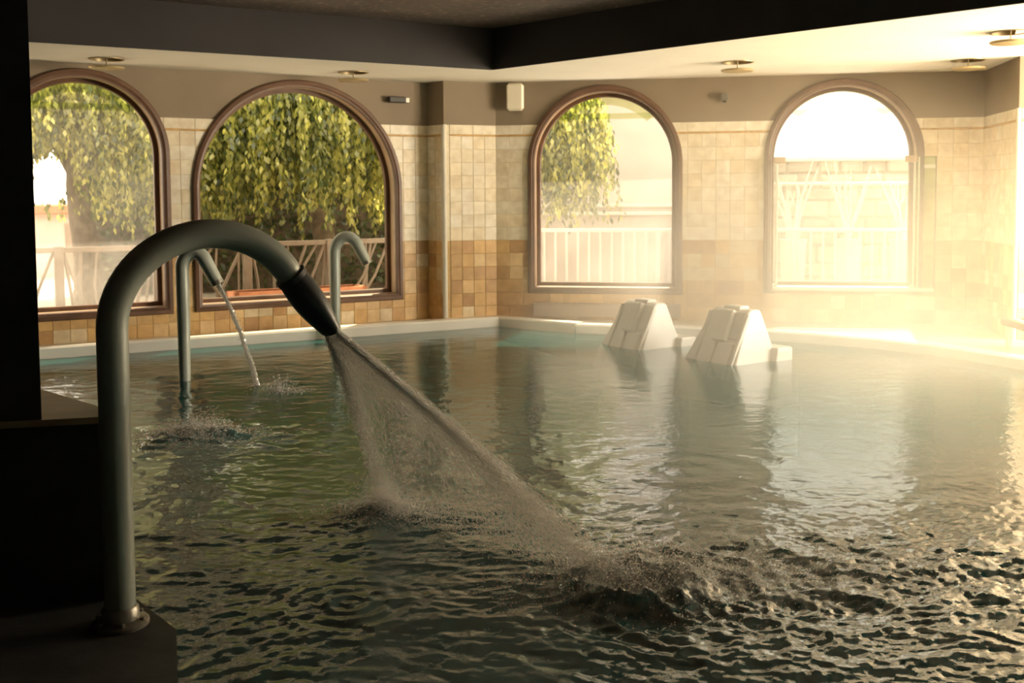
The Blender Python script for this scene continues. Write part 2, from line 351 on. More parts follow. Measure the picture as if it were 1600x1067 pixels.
def tiles(parent, u0, u1, wins, pitch=.166, seed=1, wide=False):
    rnd = random.Random(seed); g = .003
    rows = [(ZB * k / 6, ZB * (k + 1) / 6, 'g') for k in range(6)] + [(ZB + (2.24 - ZB) * k / 8, ZB + (2.24 - ZB) * (k + 1) / 8, 'c') for k in range(8)] + [(2.262, ZT, 't')]
    nC = max(1, round((u1 - u0) / pitch)); pw = (u1 - u0) / nC
    for z0, z1, kind in rows:
        step = 2 if kind == 't' else 1; k = 0
        while k < nC:
            m_ = min(step, nC - k)
            if wide and kind != 't' and rnd.random() < .25: m_ = min(2, nC - k)
            a, b = u0 + k * pw + g / 2, u0 + (k + m_) * pw - g / 2; k += m_
            q = [(a, z0 + g / 2), (b, z0 + g / 2), (b, z1 - g / 2), (a, z1 - g / 2)]
            cx, cz = (a + b) / 2, (z0 + z1) / 2; pieces = [q]
            for w in wins:
                e = .03; W_ = w['w'] - e; zb = w['zb'] + e
                if abs(cx - w['u']) > w['w'] + .3 or z1 < w['zb'] - .05: continue
                nxt = []
                for pl in pieces:
                    lo = halfclip(pl, 0, -1, -zb)                        # below the sill
                    if len(lo) > 2 and area(lo) > 4e-4: nxt.append(lo)
                    hi = halfclip(pl, 0, 1, zb)
                    if len(hi) < 3: continue
                    mx = sum(p[0] for p in hi) / len(hi); mz = sum(p[1] for p in hi) / len(hi)
                    if mz < w['zs']:
                        s_ = 1 if mx > w['u'] else -1; hi = halfclip(hi, s_, 0, s_ * w['u'] + W_)
                    else:
                        dx, dz = mx - w['u'], mz - w['zs']; L_ = math.hypot(dx, dz) or 1; dx /= L_; dz /= L_
                        hi = halfclip(hi, dx, dz, dx * w['u'] + dz * w['zs'] + W_)
                    if len(hi) > 2 and area(hi) > 4e-4: nxt.append(hi)
                if len(nxt) == 2 and area(nxt[0]) + area(nxt[1]) > area(pl) * .999: nxt = [pl]
                pieces = nxt
            pal = GOLD if kind == 'g' else CREAM
            col = rnd.choice(pal) if kind != 't' else CREAM[rnd.choice((0, 1, 3))]; f = rnd.uniform(.88, 1.08) if kind == 'g' else rnd.uniform(.95, 1.05); col = [min(.95, v * f) for v in col]
            for pl in pieces: lay_tile(parent, pl, col)
def pencil(parent, u0, u1, wins):
    segs = [(u0, u1)]
    for w in wins:
        hw = math.sqrt(max(0, (w['w'] - .03) ** 2 - max(0, 2.25 - w['zs']) ** 2)); nx = []
        for a, b in segs:
            if w['u'] - hw > a: nx.append((a, min(b, w['u'] - hw)))
            if w['u'] + hw < b: nx.append((max(a, w['u'] + hw), b))
        segs = nx
    for a, b in segs:
        MB().rbox(a, b, -.016, .002, 2.242, 2.260, .005).build('pencil_trim', 'pencil', parent)
for par, a, b, ws, sd_, wd in ((wall_left, -7.0, uAend, WIN_A, 1, False), (wall_back, uBst, uBend, WIN_B, 2, True), (wall_ret, .01, lenR - .01, [], 3, False),
                       (wall_cor, .07, lenCo, [], 4, False), (wall_c, 0, lenC - .05, [], 5, False), (wall_d, .03, 1.6, [], 6, False)):
    tiles(par, a, b, ws, seed=sd_, wide=wd); pencil(par, a, b, ws)
o = MB().tube([(PEND.x, PEND.y - .012, 0), (PEND.x, PEND.y - .012, ZT)], .032, 12).build('trim_1', 'trim', smooth=True)
tag(o, 'pale rounded corner strip running up the tiled pier edge', 'trim', kind='structure')
o = MB().tube([(CEND.x - .01, CEND.y - .01, 0), (CEND.x - .01, CEND.y - .01, ZT)], .022, 12).build('trim_2', 'trim', smooth=True)
tag(o, 'pale corner strip at the end of the bright tiled side wall', 'trim', kind='structure')

# ------------------------------------------------------------------ windows
def sweep(outl, prof, closed=True):
    """prof: list of (offset, depth); outl(off) -> outline"""
    mb = MB(); n = len(outl(0)); m_ = len(prof)
    vs = [(x, d, z) for off, d in prof for x, z in outl(off)]
    fs = [(a * n + i, a * n + (i + 1) % n, ((a + 1) % m_) * n + (i + 1) % n, ((a + 1) % m_) * n + i) for a in range(m_) for i in range(n)]
    return mb.add(vs, fs)
def window(name, O, th, w, label, transom, tint='pane_glass'):
    p = wpt(O, th, w['u']); e = empty(name, (p.x, p.y, 0), -th); tag(e, label, 'window', kind='structure')
    f = lambda off: arch(w['w'], w['zb'], w['zs'], off)
    sweep(f, [(0, .01), (0, -.03), (.012, -.045), (.045, -.05), (.06, -.04), (.075, -.04), (.085, -.025), (.085, .01)]).build('casing', 'wood', e, True)
    sweep(f, [(-.005, .0), (.075, .0), (.082, .09), (.078, .20), (-.005, .20)]).build('reveal_lining', 'wood_light', e, True)
    sweep(f, [(.06, .17), (.068, .16), (.120, .16), (.128, .17), (.128, .22), (.06, .22)]).build('sash_frame', 'wood', e, True)
    ol = f(.115); n = len(ol)
    MB().add([(x, y, z) for y in (.188, .196) for x, z in ol], [tuple(range(n)), tuple(range(n, 2 * n))[::-1]] + [(i, n + i, n + (i + 1) % n, (i + 1) % n) for i in range(n)]).build('pane', tint, e)
    if transom:
        r = w['w'] - .12; zt = 2.48; hw = math.sqrt(r * r - (zt - w['zs']) ** 2)
        MB().box(-hw, hw, .205, .22, zt - .035, zt + .035).build('transom_bar', 'pale_green', e)
        k = 24; a0 = math.asin((zt - w['zs']) / r); vs = []; th_ = .10
        for yy in (.205, .22):
            for rr in (r + .01, r - th_):
                for i in range(k + 1):
                    a = a0 + (math.pi - 2 * a0) * i / k; vs.append((rr * math.cos(a), yy, w['zs'] + rr * math.sin(a)))
        q = k + 1; fs = []
        for i in range(k):
            fs += [(i, i + 1, q + i + 1, q + i), (2 * q + i, 3 * q + i, 3 * q + i + 1, 2 * q + i + 1), (q + i, q + i + 1, 3 * q + i + 1, 3 * q + i), (i, 2 * q + i, 2 * q + i + 1, i + 1)]
        MB().add(vs, fs).build('arch_band', 'pale_green', e)
    return e
window('window_1', OA, TA, WIN_A[0], 'brown framed arched window with bright gap through foliage, beside the dark pillar', True, 'pane_misted')
window('window_2', OA, TA, WIN_A[1], 'wide brown framed arched window filled with hanging green foliage', False)
window('window_3', OB, TB, WIN_B[0], 'hazy brown framed arched window above the low grey panel', True, 'pane_steamed')
window('window_4', OB, TB, WIN_B[1], 'brown framed arched window with blown-out sky behind a glass screen', True, 'pane_steamed')

# ------------------------------------------------------------------ ceiling
REC = [(-10.5, 5.73), (-4.25, 9.20), (-.205, 11.45), (3.735, 7.62), (7.2, 4.25)]
mb = MB(); outer = [(-10.5, 10.5), (-6.5, 11.5), (-1.0, 14.6), (6.2, 13.2), (9.5, 10.6)]
from mathutils.geometry import delaunay_2d_cdt
DOWN = [(-4.03, 10.42), (-1.76, 11.66), (2.38, 10.97), (4.78, 10.92), (4.32, 9.04)]
for i in range(4):
    pq = [Vector(REC[i]), Vector(REC[i + 1]), Vector(outer[i + 1]), Vector(outer[i])]; pv = list(pq); pe = [(0, 1), (1, 2), (2, 3), (3, 0)]; holes = []
    for hx, hy in DOWN:                                    # round openings for the recessed lights
        if sum((pq[(k + 1) % 4] - pq[k]).cross(Vector((hx, hy)) - pq[k]) > 0 for k in range(4)) in (0, 4):
            o_ = len(pv); holes.append(Vector((hx, hy))); pv += [Vector((hx + .150 * math.cos(k * math.pi / 20), hy + .150 * math.sin(k * math.pi / 20))) for k in range(40)]; pe += [(o_ + k, o_ + (k + 1) % 40) for k in range(40)]
    cv, _, cf, *_ = delaunay_2d_cdt(pv, pe, [], 0, 1e-6)
    def in_quad(c_): return sum((pq[(k + 1) % 4] - pq[k]).cross(c_ - pq[k]) > 0 for k in range(4)) in (0, 4)
    tri = [f for f in cf if in_quad((cv[f[0]] + cv[f[1]] + cv[f[2]]) / 3) and all(((cv[f[0]] + cv[f[1]] + cv[f[2]]) / 3 - h_).length > .149 for h_ in holes)]
    mb.add([(v.x, v.y, ZC) for v in cv], [tuple(f)[::-1] for f in tri])
    mb.add([(*REC[i], ZC), (*REC[i + 1], ZC), (*outer[i + 1], ZC), (*outer[i], ZC)] + [(*REC[i], ZC + .1), (*REC[i + 1], ZC + .1), (*outer[i + 1], ZC + .1), (*outer[i], ZC + .1)], [(4, 5, 6, 7)])
mb.add([(7.2, 4.25, ZC), (9.5, 10.6, ZC), (9.5, -4.2, ZC), (7.2, -4.2, ZC)], [(0, 3, 2, 1)])
tag(mb.build('ceiling', 'soffit'), 'cream lowered ceiling border running along the window walls', 'ceiling', kind='structure')
mb = MB()
for i in range(4):
    (ax, ay), (bx, by) = REC[i], REC[i + 1]
    mb.add([(ax, ay, ZC - .006), (bx, by, ZC - .006), (bx, by, 3.36), (ax, ay, 3.36)], [(0, 1, 2, 3)])
    d = Vector((bx - ax, by - ay)).normalized(); nx, ny = -d.y * .06, d.x * .06
    mb.add([(ax + nx, ay + ny, ZC + .01), (bx + nx, by + ny, ZC + .01), (bx + nx, by + ny, 3.36), (ax + nx, ay + ny, 3.36)], [(3, 2, 1, 0)])
    mb.add([(ax, ay, ZC - .006), (bx, by, ZC - .006), (bx + nx * .4, by + ny * .4, ZC - .006), (ax + nx * .4, ay + ny * .4, ZC - .006)], [(3, 2, 1, 0)])
mb.add([(7.2, 4.25, ZC - .006), (7.2, -4.2, ZC - .006), (7.2, -4.2, 3.36), (7.2, 4.25, 3.36)], [(0, 1, 2, 3)])
tag(mb.build('trim_3', 'recess_face'), 'dark upstand face around the raised ceiling recess', 'ceiling edge', kind='structure')
mb = MB(); mb.add([(-10.5, -4.2, 3.34), (7.3, -4.2, 3.34), (7.3, 4.3, 3.34), (3.8, 7.75, 3.34), (-.2, 11.6, 3.34), (-4.3, 9.35, 3.34), (-10.5, 5.9, 3.34)], [tuple(range(7))[::-1]])
tag(mb.build('ceiling_recess', 'recess_top'), 'dark brown raised ceiling field with pale scratchy flecks', 'ceiling', kind='structure')
# near walls of the hall, behind and left of the photographer
mb = MB(); mb.box(-10.7, -10.5, -4.2, 10.5, -1.5, 3.5); tag(mb.build('wall_far_left', 'dark_stone'), 'dark wall closing the hall beyond the pillar', 'wall', kind='structure')
mb = MB(); mb.box(-10.5, 9.6, -4.4, -4.2, -1.5, 3.5); tag(mb.build('wall_rear', 'dark_stone'), 'dark rear wall behind the photographer', 'wall', kind='structure')
mb = MB(); mb.box(8.2, 8.5, -4.2, 6.1, -.3, 3.0); mb.box(8.2, 8.5, 10.1, 10.6, -.3, 3.0); mb.box(8.2, 8.5, 6.1, 10.1, -.3, .25); mb.box(8.2, 8.5, 6.1, 10.1, 2.75, 3.0); mb.box(8.2, 8.5, 8.0, 8.2, .25, 2.75)
tag(mb.build('wall_side_glazed', 'taupe'), 'side wall with wide glazed openings beyond the loungers', 'wall', kind='structure')
# ------------------------------------------------------------------ floor, coping, basin
def offset_line(poly, d):
    out = []
    for i in range(len(poly)):
        p = Vector(poly[i]); a = Vector(poly[max(i - 1, 0)]); b = Vector(poly[min(i + 1, len(poly) - 1)])
        t = (b - a).normalized(); out.append((p.x - t.y * d, p.y + t.x * d))
    return out
EDGE = POOL[:12]                               # the built pool rim, far left round to near right
mb = MB(); far = [(-10.6, 10.2), (-6.6, 11.4), (-1.05, 14.0), (.5, 13.2), (2, 13), (3.4, 12.7), (4.6, 12.5), (5.6, 12.0), (8.4, 10.8), (8.4, 8.2), (8.4, 6.5), (8.4, 1.2)]
inn = offset_line(EDGE, .14)
for i in range(len(EDGE) - 1):
    q = [inn[i], inn[i + 1], far[i + 1], far[i]]
    mb.add([(*p_, 0) for p_ in q], [(0, 1, 2, 3)])
mb.add([(-10.6, 10.2, 0), (-7.6, 8.76, 0), (-10.6, 7.2, 0)], [(0, 2, 1)])
mb.add([(5.06, 1.2, 0), (8.4, 1.2, 0), (8.4, -4.2, 0), (5.06, -4.2, 0)], [(0, 3, 2, 1)])
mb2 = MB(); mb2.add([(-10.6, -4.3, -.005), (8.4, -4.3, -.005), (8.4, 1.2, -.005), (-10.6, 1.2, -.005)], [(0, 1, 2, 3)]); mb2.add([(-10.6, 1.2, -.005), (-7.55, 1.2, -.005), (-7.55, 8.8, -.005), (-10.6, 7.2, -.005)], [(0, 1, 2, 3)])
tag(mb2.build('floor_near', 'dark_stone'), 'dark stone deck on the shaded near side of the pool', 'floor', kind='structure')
tag(mb.build('floor', 'deck'), 'pale stone deck around the pool', 'floor', kind='structure')
def rim(poly, prof, matn, name):
    mb = MB(); n = len(poly); lines = [offset_line(poly, d) for d, z in prof]; m_ = len(prof)
    vs = [(*lines[a][i], prof[a][1]) for a in range(m_) for i in range(n)]
    fs = [(a * n + i, a * n + i + 1, (a + 1) * n + i + 1, (a + 1) * n + i) for a in range(m_ - 1) for i in range(n - 1)]
    mb.add(vs, fs); return mb.build(name, matn, None, True)
o = rim(EDGE[:4], [(-.02, -.14), (-.02, .015), (0, .035), (.17, .035), (.19, .02), (.19, -.01)], 'coping', 'trim_4'); tag(o, 'white rounded coping along the foliage window wall side of the pool', 'coping', kind='structure')
o = rim(EDGE[3:], [(-.02, -.16), (-.02, .005), (0, .022), (.15, .022), (.165, .010), (.165, -.01)], 'coping', 'trim_5'); tag(o, 'pale low coping on the sunlit side of the pool', 'coping', kind='structure')
gr = empty('overflow_grating', (4.18, 10.15, 0)); tag(gr, 'tan slotted overflow grating along the pool edge before the lounger', 'grating')
gl_ = offset_line(EDGE, .06); base = Vector((4.18, 10.15))
bar = MB().rbox(-.010, .010, -.05, .05, -.004, .012, .003).mesh('grating_bar', 'grate')
run = [Vector(gl_[i]) for i in range(5, 11)]
fr_ = MB()
for a, b in zip(run[:-1], run[1:]):
    d = (b - a).normalized(); nrm = Vector((-d.y, d.x))
    for s_ in (-.058, .058):
        p0, p1 = a + nrm * s_ - base, b + nrm * s_ - base; fr_.tube([(p0.x, p0.y, .006), (p1.x, p1.y, .006)], .009, 6)
fr_.build('grating_frame', 'grate', gr)
tot = [(a, b) for a, b in zip(run[:-1], run[1:])]; cnt = 0
for a, b in tot:
    k = int((b - a).length / .045); d = (b - a).normalized()
    for i in range(k):
        if cnt >= 118: break
        p_ = a + d * (i + .5) * .045 - base; o = link('grating_bar', bar, gr); o.location = (p_.x, p_.y, 0); o.rotation_euler = (0, 0, math.atan2(d.y, d.x)); cnt += 1
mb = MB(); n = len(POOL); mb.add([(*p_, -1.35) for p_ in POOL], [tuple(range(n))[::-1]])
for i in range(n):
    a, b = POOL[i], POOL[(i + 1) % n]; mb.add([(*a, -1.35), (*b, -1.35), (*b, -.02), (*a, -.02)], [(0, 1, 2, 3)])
tag(mb.build('pool_basin', 'basin'), 'teal tiled pool basin, darkened for depth, under the water', 'pool', kind='structure')
o = rim([(-7.55, 8.72), (-4.72, 10.24), (-.17, 12.6)], [(0, -.24), (-2.3, -.26), (-2.3, -1.3)], 'ledge', 'pool_ledge'); tag(o, 'submerged teal bench, lightened for shallow water, along the foliage window side', 'pool bench', kind='structure')

# ------------------------------------------------------------------ water surface
_perm = RNG.permutation(512); _grad = RNG.uniform(0, 2 * np.pi, 512)
def perlin(x, y):
    xi = np.floor(x).astype(int); yi = np.floor(y).astype(int); xf = x - xi; yf = y - yi
    u = xf * xf * xf * (xf * (xf * 6 - 15) + 10); v = yf * yf * yf * (yf * (yf * 6 - 15) + 10)
    def g(ix, iy, dx, dy):
        a = _grad[_perm[(ix + _perm[iy % 512]) % 512]]; return np.cos(a) * dx + np.sin(a) * dy
    a = g(xi, yi, xf, yf); b = g(xi + 1, yi, xf - 1, yf); c_ = g(xi, yi + 1, xf, yf - 1); d = g(xi + 1, yi + 1, xf - 1, yf - 1)
    return (a + u * (b - a)) * (1 - v) + (c_ + u * (d - c_)) * v
def gauss(x, y, cx, cy, sx, sy=None, rot=0):
    sy = sy or sx; dx, dy = x - cx, y - cy; ca, sa = math.cos(rot), math.sin(rot)
    return np.exp(-((dx * ca + dy * sa) / sx) ** 2 - ((-dx * sa + dy * ca) / sy) ** 2)
LAND = [(.47, 4.12), (-.68, 5.18)]               # where the two edges of the fan strike
def water_h(x, y):
    wx = x + .25 * perlin(x * .9, y * .9); wy = y + .25 * perlin(x * .9 + 40, y * .9)
    calm = np.clip(1.15 - (y - 4) * .085, .30, 1.0) * (1 - .55 * gauss(x, y, -2.2, 11.2, 2.6, 1.0, .5))
    sm_ = np.clip((y - 4.5) / 1.6, 0, 1); calm = calm * (1 - .66 / (1 + np.exp(-(x + .2) / .35)) * sm_ * sm_ * (3 - 2 * sm_))
    chop = gauss(x, y, 1.9, 4.15, 1.6, .85, .14) + .8 * gauss(x, y, .55, 4.15, .5) + .6 * gauss(x, y, -.55, 5.05, .5, .35)
    mid = gauss(x, y, .2, 6.6, 1.0, .8) * .6
    h = calm * (.010 * perlin(wx * 1.3, wy * 2.1) + .0070 * perlin(wx * 3.6 + 9, wy * 5.6) + .0062 * perlin(wx * 8 + 3, wy * 12) + .0040 * perlin(wx * 19, wy * 25))
    rid = lambda s_, o_: 1 - 2 * np.abs(perlin(wx * s_ + o_, wy * s_ * 1.35 + o_))
    h += np.clip(chop, 0, 1.2) * (.020 * (rid(2.2, 3) - .4) + .014 * (rid(5, 7) - .4) + .011 * (rid(11, 1) - .4) + .008 * (rid(22, 8) - .4) + .004 * perlin(wx * 34, wy * 38))
    h += mid * (.006 * (rid(7, 5) - .4) + .004 * perlin(wx * 18, wy * 22))
    r = np.hypot(x + .65, y - 3.99); h += .0045 * np.cos(r * 75) * np.exp(-(r / .26) ** 2)
    r = np.hypot(x - 1.0, y - 5.9); h += .0030 * np.cos(r * 26) * np.exp(-(r / .9) ** 2)
    for cx, cy, s_, a_ in ((-2.13, 6.79, .20, .035), (-1.93, 6.84, .12, .035), (-2.28, 6.70, .14, .02)):
        h += a_ * gauss(x, y, cx, cy, s_) * (.65 + .9 * rid(9, 4))
    h += .035 * gauss(x, y, -2.1, 6.8, .75, .45) * (rid(4, 9) - .3)
    # crater and raised lip where the jet strikes
    r = np.hypot(x - .50, (y - 4.10) * 1.2); h += -.055 * np.exp(-(r / .11) ** 2) + .050 * np.exp(-((r - .23) / .085) ** 2) * (.6 + .9 * rid(6, 2))
    r = np.hypot(x + .66, (y - 5.16) * 1.2); h += .040 * np.exp(-(r / .17) ** 2) * (.4 + rid(7, 11))
    h += .02 * gauss(x, y, -2.13, 8.62, .14)
    return h
HALF = [(-1.50, 3.88), (-1.63, 3.99), (-2.08, 4.37), (-4.57, 4.37), (-4.57, 3.13)]; SHADE_PIER = [(3.58, 5.25), (3.58, 5.58), (4.3, 6.55), (4.7, 6.28), (3.98, 5.25)]; PLINTH = [(-1.22, 3.53), (-1.46, 3.82), (-4.57, 3.12), (-4.57, 1.0), (-.37, 1.0)]
def inside(px, py, poly):
    c_ = np.zeros(px.shape, bool); n = len(poly)
    for i in range(n):
        x0, y0 = poly[i]; x1, y1 = poly[(i + 1) % n]
        if y0 == y1: continue
        c_ ^= ((y0 > py) != (y1 > py)) & (px < (x1 - x0) * (py - y0) / (y1 - y0) + x0)
    return c_
ys = [1.3]
while ys[-1] < 12.7: ys.append(ys[-1] * (1 + (.0036 if ys[-1] > 3 else .012)))
ys = np.array(ys); ss = np.linspace(-1, 1, 620); ss = .80 * ss + .0 * ss
X = np.clip(ss[None, :] * np.maximum(ys, 2.5)[:, None] * 1.0, -7.5, 5.25); Y = np.repeat(ys[:, None], len(ss), 1)
Zh = WATER + water_h(X, Y)
foam = np.clip(.75 * gauss(X, Y, .50, 4.12, .30, .20) + .55 * gauss(X, Y, -.64, 5.14, .22, .13) + .45 * gauss(X, Y, -2.13, 6.79, .2, .15) + .35 * gauss(X, Y, 1.0, 4.3, .55, .28), 0, 1)
fn = perlin(X * 16, Y * 22) + .7 * perlin(X * 40, Y * 46); foam = np.clip(foam * (.75 + 1.5 * fn) + .30 * gauss(X, Y, 2.0, 4.3, 1.5, .95, .12) * np.clip(.55 + 1.3 * fn, 0, 1), 0, .8)
nr, nc = X.shape; idx = np.arange(nr * nc).reshape(nr, nc)
Q = np.stack([idx[:-1, :-1], idx[:-1, 1:], idx[1:, 1:], idx[1:, :-1]], -1).reshape(-1, 4)
cxq = X.ravel()[Q].mean(1); cyq = Y.ravel()[Q].mean(1); wq = X.ravel()[Q].max(1) - X.ravel()[Q].min(1)
keep = inside(cxq, cyq, POOL) & (wq > 1e-5)
for solid in (HALF, SHADE_PIER, PLINTH): keep &= ~inside(cxq, cyq, solid)
Q = Q[keep]
used = np.unique(Q); remap = -np.ones(nr * nc, int); remap[used] = np.arange(len(used))
V = np.stack([X.ravel(), Y.ravel(), Zh.ravel()], 1)[used]
wo = link('pool_water', npmesh('pool_water', V, remap[Q], 'pool_water', {'foam': ('POINT', foam.ravel()[used])}, True))
tag(wo, 'rippling teal and gold pool water filling the basin', 'water', kind='stuff')

# ------------------------------------------------------------------ near pillar, half wall, plinth
pl = [(-1.75, 3.80), (-2.16, 4.18), (-3.6, 3.9), (-3.6, 3.35)]
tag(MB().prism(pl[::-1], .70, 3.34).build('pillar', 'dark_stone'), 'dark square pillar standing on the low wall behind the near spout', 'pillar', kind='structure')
pr = [(3.55, 5.2), (3.55, 5.6), (4.3, 6.6), (4.75, 6.3), (4.0, 5.2)]  # unseen pillar added to keep the side daylight off the near spout
tag(MB().prism(pr[::-1], -1.35, 3.34).build('shade_pillar', 'dark_stone'), 'added dark pillar out of view that shades the near spout', 'pillar', kind='structure')
hw = [(-1.47, 3.868), (-1.60, 3.985), (-2.05, 4.40), (-4.6, 4.4), (-4.6, 3.10)]
e = empty('wall_low', (0, 0, 0)); tag(e, 'low dark wall with a lit tan top behind the near spout', 'low wall', kind='structure')
MB().prism(hw[::-1], -1.35, .675).build('wall_body', 'dark_stone', e); hw2 = [(-1.455, 3.862), (-1.59, 3.995), (-2.04, 4.42), (-4.6, 4.42), (-4.6, 3.08)]
MB().prism(hw2[::-1], .675, .70).build('capping', 'ledge_top', e)
pt = [(-1.19, 3.56), (-1.45, 3.86), (-4.6, 3.15), (-4.6, 1.0), (-.34, 1.0)]
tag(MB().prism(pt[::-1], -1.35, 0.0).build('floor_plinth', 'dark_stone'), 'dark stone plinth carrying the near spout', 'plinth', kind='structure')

# ------------------------------------------------------------------ water spouts
def spout_path(h, reach, drop, n=26):
    """pole then a broad arch, in the local xz plane"""
    Rx = reach; Rz = drop; zc = h - Rz; pts = [(0, 0, z) for z in np.linspace(0, zc, 10)]; am = math.radians(56)
    for k in range(1, n + 1):
        a = -math.pi / 2 + k / n * (math.pi / 2 + am); pts.append((Rx + Rx * math.sin(a), 0, zc + Rz * math.cos(a)))
    lx, _, lz = pts[-1]; t_ = Vector((Rx * math.cos(am), 0, -Rz * math.sin(am))).normalized()
    return pts, Vector((lx, 0, lz)), t_
def spout(name, loc, rz, h, reach, drop, L_, r0, r1, label, near):
    e = empty(name, loc, rz); tag(e, label, 'water spout', 'arched water spouts')
    pts, end, t_ = spout_path(h, reach, drop)
    n = len(pts); npole = 10
    tubep = pts + [tuple(end + t_ * L_ * k / 6) for k in range(1, 7)]
    rads = [r0 + (r1 - r0) * min(1, i / npole) for i in range(npole)] + [r1] * (n - npole) + [r1 - (r1 * .12) * k / 6 for k in range(1, 7)]
    tp = end + t_ * L_
    MB().tube(tubep, rads, 28).build('pipe', 'steel', e, True)
    if near:
        ax = t_; cpts = [tp - ax * .02, tp, tp + ax * .004]; MB().tube(cpts, [.064, .064, .055], 28).build('collar', 'dark_rubber', e, True)
        k = 10; npts = [tp + ax * (.265 * i / k) for i in range(k + 1)]; sq = [(1 + .25 * (i / k), 1 - .36 * (i / k)) for i in range(k + 1)]
        MB().tube(npts, [.060 + .014 * math.sin(math.pi * i / k) - .006 * (i / k) ** 3 for i in range(k + 1)], 28, squash=sq).build('nozzle', 'dark_rubber', e, True)
        tip = tp + ax * .262
        MB().lathe([(.098, 0), (.098, .012), (.09, .020), (.066, .024), (.064, .058), (.058, .068)], 0, 0, 36).build('base_flange', 'metal_grey', e, True)
        for i in range(6):
            a = math.pi / 3 * i + .3; MB().lathe([(.010, .018), (.010, .028), (.006, .031)], .082 * math.cos(a), .082 * math.sin(a), 8).build('bolt', 'metal_grey', e)
    else:
        MB().tube([tp - t_ * .03, tp + t_ * .006], [r1 * .94, r1 * .92], 24).build('outlet_ring', 'metal_grey', e, True)
        MB().lathe([(.24, -.30), (.24, .015), (.20, .03), (.075, .03)], 0, 0, 32).build('pedestal', 'ledge_top', e, True)
        tip = tp
    m4 = Matrix.Translation(loc) @ Matrix.Rotation(rz, 4, 'Z'); return e, m4 @ tip, (m4.to_3x3() @ t_)
NEAR_RZ = math.atan2(1.04, 1.39)
sp1, TIP1, DIR1 = spout('water_spout', (-1.405, 3.61, 0), NEAR_RZ, 1.385, .360, .33, .05, .053, .054, 'arched spout with black flat nozzle, standing on the plinth before the pillar', True)
sp2, TIP2, DIR2 = spout('water_spout', (-2.875, 9.0, -.13), .10, 1.17, .105, .14, .24, .048, .060, 'pale grey arched spout pouring one thin stream of water', False)
sp3, TIP3, DIR3 = spout('water_spout', (-1.975, 11.5, -.13), -.02, 1.20, .14, .19, .24, .052, .064, 'pale grey arched spout with no water running, before the wide foliage window', False)

# ------------------------------------------------------------------ falling water
def droplets(P, Dv, ln, wd):
    """stretched octahedra; P,Dv (n,3), ln,wd (n,)"""
    n = len(P); ref = np.tile([0, 0, 1.0], (n, 1)); ref[np.abs(Dv[:, 2]) > .95] = [1, 0, 0]
    A_ = np.cross(Dv, ref); A_ /= np.linalg.norm(A_, axis=1, keepdims=True); B_ = np.cross(Dv, A_)
    l = ln[:, None]; w = wd[:, None]
    V_ = np.stack([P + Dv * l, P + A_ * w, P + B_ * w, P - A_ * w, P - B_ * w, P - Dv * l], 1).reshape(-1, 3)
    F = np.array([(0, 1, 2), (0, 2, 3), (0, 3, 4), (0, 4, 1), (5, 2, 1), (5, 3, 2), (5, 4, 3), (5, 1, 4)])
    return V_, (np.arange(n)[:, None, None] * 6 + F[None]).reshape(-1, 3)
def norm(v): return v / np.linalg.norm(v, axis=1, keepdims=True)
T1 = np.array(TIP1); L0 = np.array([*LAND[0], WATER]); L1 = np.array([*LAND[1], WATER])
d1 = np.array(DIR1)
def fan_points(s, t):
    Lp = L0 + (L1 - L0) * s[:, None]; side = np.array([-math.sin(NEAR_RZ), math.cos(NEAR_RZ), 0])
    st = T1 + side * ((s - .5) * .13)[:, None]
    D = Lp - st; dist = np.linalg.norm(D[:, :2], axis=1)
    slope = d1[2] / math.hypot(d1[0], d1[1]); z_lin = slope * dist            # initial slope of the throw
    g = D[:, 2] - z_lin * .62; zz = z_lin * .62 * t + g * t * t
    P = st + D * t[:, None]; P[:, 2] = st[:, 2] + zz
    V_ = D.copy(); V_[:, 2] = z_lin * .62 + 2 * g * t; return P, norm(V_)
n = 60000
s_ = np.where(RNG.random(n) < .27, RNG.normal(.09, .13, n), np.where(RNG.random(n) < .2, 1 - np.abs(RNG.normal(0, .06, n)), RNG.random(n)))
s_ = np.clip(s_, -.16, 1.06); t_ = RNG.random(n) ** .92
P, Dv = fan_points(s_, t_); P += RNG.normal(0, 1, (n, 3)) * (.004 + .018 * t_)[:, None]
size = RNG.uniform(.0005, .0014, n) * (1 + .5 * t_); ln = size * RNG.uniform(3, 11, n) * (1.6 - t_)
V_, F = droplets(P, Dv, ln, size)
# ropes of unbroken water close to the nozzle
k = 130; Vs, Fs, off = [V_], [F], len(V_)
for i in range(k):
    s0 = (RNG.random() if i % 3 else RNG.normal(.08, .08)); t0 = RNG.uniform(0, .25); t1 = t0 + RNG.uniform(.12, .45) * (1.3 if s0 < .2 else .8)
    tt = np.linspace(t0, min(t1, .95), 9); pp, vv = fan_points(np.full(9, s0) + np.linspace(0, RNG.normal(0, .02), 9), tt); pp += RNG.normal(0, .0025, (9, 3))
    r = RNG.uniform(.0010, .0028) * np.sin(np.linspace(.35, np.pi - .1, 9)); side = norm(np.cross(vv, [0, 0, 1.0])); upv = np.cross(side, vv)
    ring = np.stack([pp + side * r[:, None], pp + upv * r[:, None], pp - side * r[:, None], pp - upv * r[:, None]], 1).reshape(-1, 3)
    f = []
    for a in range(8):
        for b in range(4):
            q = (a * 4 + b, a * 4 + (b + 1) % 4, a * 4 + 4 + (b + 1) % 4, a * 4 + 4 + b); f += [(q[0], q[1], q[2]), (q[0], q[2], q[3])]
    Vs.append(ring); Fs.append(np.array(f) + off); off += len(ring)
jet = empty('water_jet', TIP1); tag(jet, 'wide fan of spraying water falling from the near flat nozzle', 'water jet')
jo = link('spray', npmesh('spray', np.concatenate(Vs) - T1, np.concatenate(Fs), 'spray'), jet); jo['kind'] = 'stuff'
